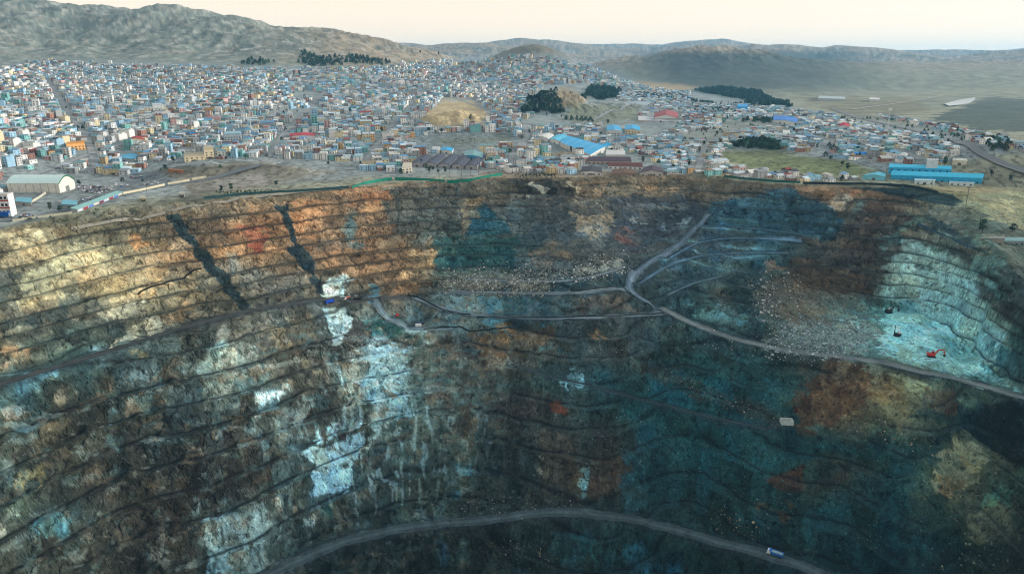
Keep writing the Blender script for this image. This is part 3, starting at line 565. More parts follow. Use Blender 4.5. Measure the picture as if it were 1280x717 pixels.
# ------------------------------------------------------------------ node helpers, materials
def newmat(name):
    m = bpy.data.materials.new(name); m.use_nodes = True; nt = m.node_tree
    b = nt.nodes['Principled BSDF']; b.inputs['Specular IOR Level'].default_value = .2
    return m, nt, b
def nd(nt, t, **kw):
    n = nt.nodes.new(t)
    for k, v in kw.items(): setattr(n, k, v)
    return n
def math_n(nt, op, a, b=None, c=None):
    n = nd(nt, 'ShaderNodeMath', operation=op)
    for i, x in enumerate((a, b, c)):
        if x is None: continue
        if isinstance(x, (int, float)): n.inputs[i].default_value = x
        else: nt.links.new(x, n.inputs[i])
    return n.outputs[0]
def noise_n(nt, vec, scale, detail=4, rough=.55):
    n = nd(nt, 'ShaderNodeTexNoise'); n.inputs['Scale'].default_value = scale; n.inputs['Detail'].default_value = detail; n.inputs['Roughness'].default_value = rough
    nt.links.new(vec, n.inputs['Vector']); return n.outputs['Fac']
def terrain_mat():
    m, nt, b = newmat('rock_and_soil'); L = nt.links.new
    at = nd(nt, 'ShaderNodeAttribute', attribute_name='col'); pit = nd(nt, 'ShaderNodeAttribute', attribute_name='pit')
    geo = nd(nt, 'ShaderNodeNewGeometry'); mp = nd(nt, 'ShaderNodeMapping'); mp.inputs['Scale'].default_value = (1, 1, .8); L(geo.outputs['Position'], mp.inputs['Vector'])
    n1 = noise_n(nt, geo.outputs['Position'], .10, 3, .55); n2 = noise_n(nt, mp.outputs[0], .27, 2, .5); n3 = noise_n(nt, geo.outputs['Position'], .55, 3, .6)
    f = math_n(nt, 'ADD', math_n(nt, 'MULTIPLY_ADD', n1, 1.0, -.5), math_n(nt, 'MULTIPLY_ADD', n2, 1.2, -.6))
    f = math_n(nt, 'ADD', f, math_n(nt, 'MULTIPLY_ADD', n3, 2.0, -1.0))
    f = math_n(nt, 'MULTIPLY', f, math_n(nt, 'MULTIPLY_ADD', pit.outputs['Fac'], .55, .2))
    f = math_n(nt, 'POWER', 2.718, f)
    mf = nd(nt, 'ShaderNodeMapping'); mf.inputs['Scale'].default_value = (1, 1, .6); L(geo.outputs['Position'], mf.inputs['Vector'])
    for sc_, lo_, hi_, dk_ in ((.17, .575, .615, .6), (.55, .59, .63, .6)):           # dark pockets and loose dark fragments
        nf = noise_n(nt, mf.outputs[0], sc_, 5, .68); mr = nd(nt, 'ShaderNodeMapRange'); mr.inputs[1].default_value = lo_; mr.inputs[2].default_value = hi_; L(nf, mr.inputs[0])
        f = math_n(nt, 'MULTIPLY', f, math_n(nt, 'SUBTRACT', 1., math_n(nt, 'MULTIPLY', mr.outputs[0], math_n(nt, 'MULTIPLY', pit.outputs['Fac'], dk_))))
    nf = noise_n(nt, mf.outputs[0], .36, 5, .7); mr = nd(nt, 'ShaderNodeMapRange'); mr.inputs[1].default_value = .6; mr.inputs[2].default_value = .65; L(nf, mr.inputs[0])
    f = math_n(nt, 'MULTIPLY', f, math_n(nt, 'MULTIPLY_ADD', mr.outputs[0], math_n(nt, 'MULTIPLY', pit.outputs['Fac'], .9), 1.))
    mx = nd(nt, 'ShaderNodeMix', data_type='RGBA', blend_type='MULTIPLY'); mx.inputs[0].default_value = 1
    cmb = nd(nt, 'ShaderNodeCombineColor'); [L(f, cmb.inputs[i]) for i in range(3)]
    L(at.outputs['Color'], mx.inputs[6]); L(cmb.outputs[0], mx.inputs[7])
    # chips of paler stone in the spill
    vo = nd(nt, 'ShaderNodeTexVoronoi'); vo.inputs['Scale'].default_value = .42; L(geo.outputs['Position'], vo.inputs['Vector'])
    sp_ = math_n(nt, 'LESS_THAN', vo.outputs['Distance'], .2); sc = nd(nt, 'ShaderNodeSeparateColor'); L(vo.outputs['Color'], sc.inputs[0])
    n4 = noise_n(nt, geo.outputs['Position'], .03, 3)
    sp_ = math_n(nt, 'MULTIPLY', sp_, math_n(nt, 'GREATER_THAN', math_n(nt, 'ADD', sc.outputs[0], math_n(nt, 'MULTIPLY', n4, .5)), 1.13))
    sp_ = math_n(nt, 'MULTIPLY', sp_, math_n(nt, 'MULTIPLY', pit.outputs['Fac'], .15))
    mx2 = nd(nt, 'ShaderNodeMix', data_type='RGBA'); L(sp_, mx2.inputs[0]); L(mx.outputs[2], mx2.inputs[6]); mx2.inputs[7].default_value = (.42, .43, .42, 1)
    L(mx2.outputs[2], b.inputs['Base Color']); b.inputs['Roughness'].default_value = .92
    bp = nd(nt, 'ShaderNodeBump'); bp.inputs['Strength'].default_value = .7; bp.inputs['Distance'].default_value = .8
    hgt = math_n(nt, 'ADD', math_n(nt, 'MULTIPLY', n2, .7), math_n(nt, 'MULTIPLY', n3, .45)); hgt = math_n(nt, 'MULTIPLY', hgt, math_n(nt, 'MULTIPLY_ADD', pit.outputs['Fac'], .8, .2))
    L(hgt, bp.inputs['Height']); L(bp.outputs[0], b.inputs['Normal'])
    return m
def grid_mesh(name, i0, i1_, wrap=True):
    n = (i1_-i0); V = np.stack([X[i0:i1_], Y[i0:i1_], Z[i0:i1_]], -1).reshape(-1, 3)
    ii, jj = np.meshgrid(np.arange(n-1), np.arange(na-1), indexing='ij'); a = ii*na+jj
    q = np.stack([a, a+1, a+na+1, a+na], -1).reshape(-1, 4)[:, ::-1]
    me = bpy.data.meshes.new(name); me.vertices.add(len(V)); me.vertices.foreach_set('co', V.astype(np.float32).ravel())
    me.loops.add(q.size); me.loops.foreach_set('vertex_index', q.astype(np.int32).ravel())
    me.polygons.add(len(q)); me.polygons.foreach_set('loop_start', np.arange(0, q.size, 4, dtype=np.int32))
    me.polygons.foreach_set('use_smooth', np.zeros(len(q), bool))
    me.update(calc_edges=True)
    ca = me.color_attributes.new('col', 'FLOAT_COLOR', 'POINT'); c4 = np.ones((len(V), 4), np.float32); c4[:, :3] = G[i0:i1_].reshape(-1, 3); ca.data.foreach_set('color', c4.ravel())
    pa = me.attributes.new('pit', 'FLOAT', 'POINT'); pf = np.clip((zg-zp)[i0:i1_]/6, 0, 1)*(RR[i0:i1_] < 1250); pf[(slice(0, max(0, min(i1, i1_)-i0)), slice(jf0, jf1+1))] *= 1-.7*road_mask[i0:min(i1, i1_), jf0:jf1+1] if i0 < i1 else 1
    pa.data.foreach_set('value', pf.astype(np.float32).ravel())
    o = bpy.data.objects.new(name, me); COL.objects.link(o); return o
terr = grid_mesh('ground', 0, nr); terr.data.materials.append(terrain_mat()); terr['kind'] = 'structure'
print('terrain', round(time.time()-T0, 1))
# ------------------------------------------------------------------ sky, sun, air
SUN_EL, SUN_AZ = 14., 78.       # azimuth from the view axis, clockwise
w = bpy.data.worlds.new('World'); S.world = w; w.use_nodes = True; wn = w.node_tree; bg = wn.nodes['Background']
sky = wn.nodes.new('ShaderNodeTexSky'); sky.sky_type = 'NISHITA'; sky.sun_disc = False
sky.sun_elevation = R_(SUN_EL); sky.sun_rotation = R_(SUN_AZ); sky.altitude = 4300; sky.air_density = 1.0; sky.dust_density = 2.0; sky.ozone_density = 1.0
# thin high overcast in front of the blue: cream towards the horizon, cooler overhead
tc = wn.nodes.new('ShaderNodeTexCoord'); sx = wn.nodes.new('ShaderNodeSeparateXYZ'); wn.links.new(tc.outputs['Generated'], sx.inputs[0])
cr = wn.nodes.new('ShaderNodeValToRGB'); wn.links.new(sx.outputs[2], cr.inputs[0])
for pos, c in ((0., (7.8, 6.0, 4.15)), (.05, (6.5, 5.5, 4.4)), (.12, (5.1, 4.7, 4.25)), (.35, (3.5, 4.1, 4.4)), (1., (2.7, 3.8, 4.6))):
    e = cr.color_ramp.elements[0] if pos == 0 else (cr.color_ramp.elements[1] if pos == 1 else cr.color_ramp.elements.new(pos)); e.position = pos; e.color = tuple(x for x in c)+(1,)
mx = wn.nodes.new('ShaderNodeMix'); mx.data_type = 'RGBA'; mx.inputs[0].default_value = .82
wn.links.new(sky.outputs[0], mx.inputs[6]); wn.links.new(cr.outputs[0], mx.inputs[7])
wn.links.new(mx.outputs[2], bg.inputs[0]); bg.inputs[1].default_value = .093
sl = bpy.data.lights.new('sun', 'SUN'); sl.energy = 2.1; sl.angle = R_(8); sl.color = (1, .96, .9)
so = bpy.data.objects.new('sun', sl); COL.objects.link(so)
so.rotation_euler = (R_(90-SUN_EL), 0, R_(180-SUN_AZ)); so.location = (0, 0, 800)
def haze_box():
    me = bpy.data.meshes.new('haze'); a = 18500.; z0, z1 = float(Z.min())-1.5, float(max(Z.max(), H))+25
    vs = [(x, y, z) for z in (z0, z1) for x, y in ((-a, -a), (a, -a), (a, a), (-a, a))]
    me.from_pydata(vs, [], [(3, 2, 1, 0), (4, 5, 6, 7), (0, 1, 5, 4), (1, 2, 6, 5), (2, 3, 7, 6), (3, 0, 4, 7)]); o = bpy.data.objects.new('haze', me); COL.objects.link(o); o['kind'] = 'stuff'
    m = bpy.data.materials.new('haze'); m.use_nodes = True; nt = m.node_tree; nt.nodes.remove(nt.nodes['Principled BSDF'])
    pv = nt.nodes.new('ShaderNodeVolumePrincipled'); pv.inputs['Color'].default_value = (.22, .62, 1.0, 1); pv.inputs['Density'].default_value = HAZE; pv.inputs['Anisotropy'].default_value = .2
    nt.links.new(pv.outputs[0], nt.nodes['Material Output'].inputs['Volume']); me.materials.append(m)
HAZE = 4.0e-5
haze_box()
vs_ = S.view_settings; vs_.view_transform = 'Standard'; vs_.look = 'None'; vs_.gamma = 1; vs_.use_curve_mapping = False; vs_.exposure = 1.0
S.cycles.use_denoising = True; S.cycles.filter_width = 1.15; S.cycles.use_adaptive_sampling = False; S.cycles.max_bounces = 5; S.cycles.diffuse_bounces = 3; S.cycles.volume_bounces = 1
print('done', round(time.time()-T0, 1), Z.min(), Z.max())
# ================================================================== THINGS
_mats = {}
def M(c, rough=.8, dirt=.25, metal=0., emit=None):
    key = (tuple(c), rough, dirt, metal, emit)
    if key in _mats: return _mats[key]
    m, nt, b = newmat('paint_%d_%d_%d' % tuple(int(x) for x in c)); col = lin(c)
    g = nt.nodes.new('ShaderNodeNewGeometry'); n = noise_n(nt, g.outputs['Position'], .35, 4, .65)
    r = nd(nt, 'ShaderNodeValToRGB'); nt.links.new(n, r.inputs[0])
    r.color_ramp.elements[0].position = .3; r.color_ramp.elements[1].position = .7
    r.color_ramp.elements[0].color = tuple(col*(1-dirt))+(1,); r.color_ramp.elements[1].color = tuple(np.minimum(col*(1+dirt*.4), .9))+(1,)
    nt.links.new(r.outputs[0], b.inputs['Base Color']); b.inputs['Roughness'].default_value = rough; b.inputs['Metallic'].default_value = metal
    if emit: b.inputs['Emission Color'].default_value = tuple(col)+(1,); b.inputs['Emission Strength'].default_value = emit
    _mats[key] = m; return m
GLASS = M((34, 44, 52), .25, .3)
class MB:
    def __init__(s): s.v = []; s.f = []
    def add(s, vs, fs):
        n = len(s.v); s.v += [tuple(map(float, p)) for p in vs]; s.f += [tuple(i+n for i in f) for f in fs]; return s
    def box(s, x0, x1, y0, y1, z0, z1):
        return s.add([(x0,y0,z0),(x1,y0,z0),(x1,y1,z0),(x0,y1,z0),(x0,y0,z1),(x1,y0,z1),(x1,y1,z1),(x0,y1,z1)],
                     [(3,2,1,0),(4,5,6,7),(0,1,5,4),(1,2,6,5),(2,3,7,6),(3,0,4,7)])
    def cbox(s, cx, cy, cz, w, d, h): return s.box(cx-w/2, cx+w/2, cy-d/2, cy+d/2, cz-h/2, cz+h/2)
    def prism(s, pts, z0, z1):
        n = len(pts); z0 = [z0]*n if np.isscalar(z0) else z0; z1 = [z1]*n if np.isscalar(z1) else z1
        return s.add([(p[0],p[1],a) for p, a in zip(pts, z0)]+[(p[0],p[1],a) for p, a in zip(pts, z1)],
                     [tuple(range(n))[::-1], tuple(range(n, 2*n))]+[(i, (i+1) % n, n+(i+1) % n, n+i) for i in range(n)])
    def gable(s, w, d, z, rise, ov=.4, th=.25):
        a = w/2+ov; b = d/2+ov
        prof = [(-b, z), (0, z+rise), (b, z), (b, z+th), (0, z+rise+th), (-b, z+th)]
        return s.add([(-a, y, q) for y, q in prof]+[(a, y, q) for y, q in prof],
            [(0,1,4,5),(1,2,3,4),(11,10,7,6),(10,9,8,7),(0,6,7,1),(1,7,8,2),(2,8,9,3),(3,9,10,4),(4,10,11,5),(5,11,6,0)])
    def tube(s, p, q, r0, r1=None, n=8):
        p = np.array(p, float); q = np.array(q, float); r1 = r0 if r1 is None else r1; d = q-p; d /= np.linalg.norm(d)+1e-9
        a = np.cross(d, (0, 0, 1) if abs(d[2]) < .9 else (1, 0, 0)); a /= np.linalg.norm(a); b = np.cross(d, a); vs = []
        for c, r in ((p, r0), (q, r1)):
            for k in range(n):
                t = 2*math.pi*k/n; vs.append(c+r*(math.cos(t)*a+math.sin(t)*b))
        return s.add(vs, [(k, (k+1) % n, n+(k+1) % n, n+k) for k in range(n)]+[tuple(range(n))[::-1], tuple(range(n, 2*n))])
    def build(s, name, m, parent=None, loc=None, rot=0):
        me = bpy.data.meshes.new(name); me.from_pydata(s.v, [], s.f); me.materials.append(m)
        o = bpy.data.objects.new(name, me); COL.objects.link(o)
        if parent is not None: o.parent = parent
        if loc is not None: o.location = loc; o.rotation_euler = (0, 0, rot)
        return o
def tag(o, label, cat, group=None):
    o['label'] = label; o['category'] = cat
    if group: o['group'] = group
    return o
def thing(name, label, cat, loc, rot=0, group=None):
    o = bpy.data.objects.new(name, None); COL.objects.link(o); o.location = tuple(map(float, loc)); o.rotation_euler = (0, 0, rot); o.empty_display_size = .5
    return tag(o, label, cat, group)
def copy_tree(o, parent=None):
    c = o.copy(); COL.objects.link(c)
    if parent is not None: c.parent = parent
    for ch in list(o.children): copy_tree(ch, c)
    return c
def at(u, v): return hit(u, v, zat)
def ground(x, y): return float(zat(x, y))
def inpoly(u, v, pts): return poly_sd(u, v, np.array(pts, float)) < 0
# ------------------------------------------------------------------ draped roads outside the pit
def strip(name, pts, hw, m, lift=.25, step=12, kind='structure'):
    q = resample([at(u, v) for u, v in pts], step); t = np.gradient(q[:, :2], axis=0); t /= np.linalg.norm(t, axis=1)[:, None]; n = np.stack([-t[:, 1], t[:, 0]], 1)
    rows = []
    for k in (-1, -.5, 0, .5, 1):
        x = q[:, 0]+n[:, 0]*hw*k; y = q[:, 1]+n[:, 1]*hw*k; rows.append(np.stack([x, y, zat(x, y)+lift], 1))
    V = np.stack(rows, 1); V[:, :, 2] = np.maximum(V[:, :, 2], V[:, :, 2].mean(1, keepdims=True)-.3); L = len(q)
    mb = MB(); mb.v = [tuple(p) for p in V.reshape(-1, 3)]; mb.f = [(i*5+j, i*5+j+1, i*5+j+6, i*5+j+5) for i in range(L-1) for j in range(4)]
    o = mb.build(name, m); o['kind'] = kind; return o
ASPH = M((112, 118, 120), .9, .2); DIRT = M((150, 144, 130), .95, .25)
ROADP = [('road', [(-20,279),(30,273),(70,266),(110,253),(150,243),(200,233),(260,224),(295,214),(330,206),(360,203)], 5.5, ASPH),
 ('track', [(90,288),(150,276),(200,267),(240,258),(300,247),(360,243),(430,236),(470,231)], 2.2, DIRT),
 ('road', [(145,241),(160,230),(178,222),(200,214)], 4.5, ASPH),
 ('highway', [(1040,136),(1070,147),(1110,156),(1150,165),(1190,175),(1215,186),(1235,198),(1262,211),(1310,232)], 6, M((128, 130, 130), .9, .2)),
 ('track', [(1065,137),(1110,131),(1150,125),(1180,119)], 7, M((165, 160, 148), .9, .15)),
 ('road', [(650,154),(690,158),(728,166),(752,174),(772,186)], 5, M((140, 142, 140), .9, .2)),
 ('road', [(985,178),(1010,175),(1035,182),(1040,190),(1030,196)], 6, M((120, 128, 132), .9, .2)),
 ('road', [(560,219),(590,219),(606,214),(620,212)], 3.5, M((165, 165, 160), .9, .2)),
 ('track', [(860,128),(900,126),(940,127),(980,130)], 5, DIRT)]
for nm, pts, hw, m in ROADP: strip(nm, pts, hw, m, .3 if pts[0][1] > 170 else .8)
# pond water beside the tailings field
def sheet(name, pts, m, lift):
    q = [at(u, v) for u, v in pts]; z = float(np.mean([p[2] for p in q]))+lift
    mb = MB(); mb.add([(p[0], p[1], z) for p in q], [tuple(range(len(q)))]); o = mb.build(name, m); o['kind'] = 'structure'; return o
wm, wnt, wb = newmat('water'); wb.inputs['Base Color'].default_value = (.16, .24, .27, 1); wb.inputs['Roughness'].default_value = .12; wb.inputs['Specular IOR Level'].default_value = .5
sheet('water', [(1180,131),(1200,125),(1228,120),(1232,122),(1205,131),(1186,134)], wm, 1.2)
# ------------------------------------------------------------------ one-off buildings
LM = []                                              # landmarks that labels point at
def lm(u, v, text): LM.append((u, v, text))
def quad_building(name, label, cat, quad, h, wall, roof, kind='gable', rise=None, win=0, door=True, group=None, stripes=0):
    q = [at(u, v) for u, v in quad]; z = min(p[2] for p in q)-.3; c = np.mean(q, 0)
    t = thing(name, label, cat, (c[0], c[1], z), 0, group); p2 = [(p[0]-c[0], p[1]-c[1]) for p in q]
    ar = sum(p2[i][0]*p2[(i+1) % 4][1]-p2[(i+1) % 4][0]*p2[i][1] for i in range(4))
    if ar < 0: p2 = p2[::-1]
    MB().prism(p2, 0, h).build('walls', wall, t)
    P = [np.array(p) for p in p2]
    k = max(range(4), key=lambda i: np.linalg.norm(P[i]-P[(i+1) % 4])); P = P[k:]+P[:k]           # long side first
    e = .6
    cen = sum(P)/4; O = [p+(p-cen)/np.linalg.norm(p-cen)*e for p in P]
    span = np.linalg.norm(P[1]-P[2]); rise = span*.13 if rise is None else rise
    if kind == 'gable':
        m1, m2 = (O[1]+O[2])/2, (O[3]+O[0])/2; mb = MB(); z0 = h+.02; vs = []
        for th in (0, .35):
            vs += [(*O[0], z0+th), (*O[1], z0+th), (*m1, z0+rise+th), (*O[2], z0+th), (*O[3], z0+th), (*m2, z0+rise+th)]
        mb.add(vs, [(6,7,8,11), (11,8,9,10), (1,0,5,2), (2,5,4,3), (0,1,7,6), (1,2,8,7), (2,3,9,8), (3,4,10,9), (4,5,11,10), (5,0,6,11)]); r = mb.build('roof', roof, t)
        MB().add([(*P[1], h), (*P[2], h), (*((P[1]+P[2])/2), h+rise)], [(0,1,2)]).build('gable_end', wall, t); MB().add([(*P[3], h), (*P[0], h), (*((P[3]+P[0])/2), h+rise)], [(0,1,2)]).build('gable_end', wall, t)
        for s_ in range(stripes):
            f = (s_+1)/(stripes+1); sm = MB()
            for (a0, b0, am, bm_) in ((O[0], O[1], m2, m1), (O[3], O[2], m2, m1)):
                lo = a0+(b0-a0)*f; hi = am+(bm_-am)*f; w_ = (b0-a0)/np.linalg.norm(b0-a0)*1.1
                sm.add([(*(lo-w_), z0+.42), (*(lo+w_), z0+.42), (*(hi+w_), z0+rise+.42), (*(hi-w_), z0+rise+.42)], [(0,1,2,3)])
            sm.build('skylight', M((150, 200, 225), .5, .1), r)
    else:
        r = MB().prism([tuple(o) for o in O], h+.02, h+.5).build('roof', roof, t)
    ed = sorted(range(4), key=lambda i: (P[i]+P[(i+1) % 4])[1])[:2]                                  # the two walls towards the pit
    for i in ed:
        a, b = P[i], P[(i+1) % 4]; L = np.linalg.norm(b-a); d = (b-a)/L; n = np.array([d[1], -d[0]]); cnt = int(L/win) if win else 0
        for s_ in range(max(1, int(h/3.6))):
            for k in range(min(cnt, 14)):
                cc_ = a+d*L*(k+.5)/cnt+n*.06; zz = 1.1+3.4*s_; w2 = min(1.0, L/cnt*.3)
                pts = [tuple(cc_-d*w2-n*.05), tuple(cc_-d*w2+n*.05), tuple(cc_+d*w2+n*.05), tuple(cc_+d*w2-n*.05)]
                MB().prism(pts[::-1] if 0 else pts, zz, zz+1.5).build('window', GLASS, t)
    if door and ed:
        i = ed[0]; a, b = P[i], P[(i+1) % 4]; L = np.linalg.norm(b-a); d = (b-a)/L; n = np.array([d[1], -d[0]]); cc_ = a+d*L*.5+n*.1; w2 = min(1.8, L*.15)
        MB().prism([tuple(cc_-d*w2-n*.06), tuple(cc_-d*w2+n*.06), tuple(cc_+d*w2+n*.06), tuple(cc_+d*w2-n*.06)], 0, min(3.2, h*.6)).build('door', M((90, 84, 78)), t)
    return t
WHT = M((215, 214, 208)); CRM = M((210, 196, 165)); BLU = M((0, 165, 215), .5, .12); BLU2 = M((70, 190, 222), .5, .12); CYA = M((110, 175, 190), .6, .15); GRY = M((150, 153, 152)); DRK = M((66, 66, 74), .7); PUR = M((78, 66, 78), .7); RED = M((170, 66, 60), .7); BRK = M((150, 100, 80)); TEAL = M((120, 165, 165), .6)
# arched warehouse, far left
def arched(name, label, cat, u, v, w, d, h, rise, wall, roof, trim=None, rot=0, ribs=7):
    c = at(u, v); t = thing(name, label, cat, (c[0], c[1]+d/2, c[2]-.4), rot)
    MB().box(-w/2, w/2, -d/2, d/2, 0, h).build('walls', wall, t)
    n = 12; prof = [(-d/2-.4+(d+.8)*k/n, h+.03+rise*math.sin(math.pi*k/n)) for k in range(n+1)]
    vs = [(-w/2-.5, y, z) for y, z in prof]+[(w/2+.5, y, z) for y, z in prof]+[(-w/2-.5, y, z+.3) for y, z in prof]+[(w/2+.5, y, z+.3) for y, z in prof]; N = n+1
    fs = [(2*N+k, 3*N+k, 3*N+k+1, 2*N+k+1) for k in range(n)]+[(k+1, N+k+1, N+k, k) for k in range(n)]+[(k, k+1, 2*N+k+1, 2*N+k) for k in range(n)]+[(N+k+1, N+k, 3*N+k, 3*N+k+1) for k in range(n)]+[(0, 2*N, 3*N, N), (n, N+n, 3*N+n, 2*N+n)]
    MB().add(vs, fs).build('roof', roof, t)
    for sx in (-1, 1):
        vs = [(sx*(w/2-.02), y, z-.02) for y, z in prof]; MB().add(vs+[(sx*(w/2-.3), y, z-.02) for y, z in prof], [tuple(range(N)), tuple(range(N, 2*N))[::-1]]).build('gable_end', wall, t)
    if trim: 
        f = MB()
        for k in range(n):
            (y0, z0), (y1, z1) = prof[k], prof[k+1]; f.add([(w/2+.55, y0, z0-1.2), (w/2+.55, y1, z1-1.2), (w/2+.55, y1, z1+.3), (w/2+.55, y0, z0+.3)], [(0,1,2,3)])
        f.build('fascia', trim, t)
    for k in range(ribs): MB().box(-w/2+w*(k+.5)/ribs-.25, -w/2+w*(k+.5)/ribs+.25, -d/2-.25, -d/2-.01, 0, h).build('pilaster', M((175, 178, 172)), t)
    MB().box(w/2+.01, w/2+.12, -3.5, 3.5, 0, 6).build('door', M((120, 126, 124)), t)
    return t
arched('warehouse', 'pale arched-roof warehouse with a green gable trim beside the car lot', 'warehouse', 43, 241, 58, 30, 11, 7, M((222, 218, 205)), M((205, 226, 220), .5, .1), M((40, 110, 80))); lm(43, 232, 'the arched warehouse')
arched('market_hall', 'small white hall with a rounded front beside the asphalt lot', 'hall', 545, 192, 11, 16, 5, 5, M((225, 222, 215)), M((215, 215, 212)), None, 0, 0)
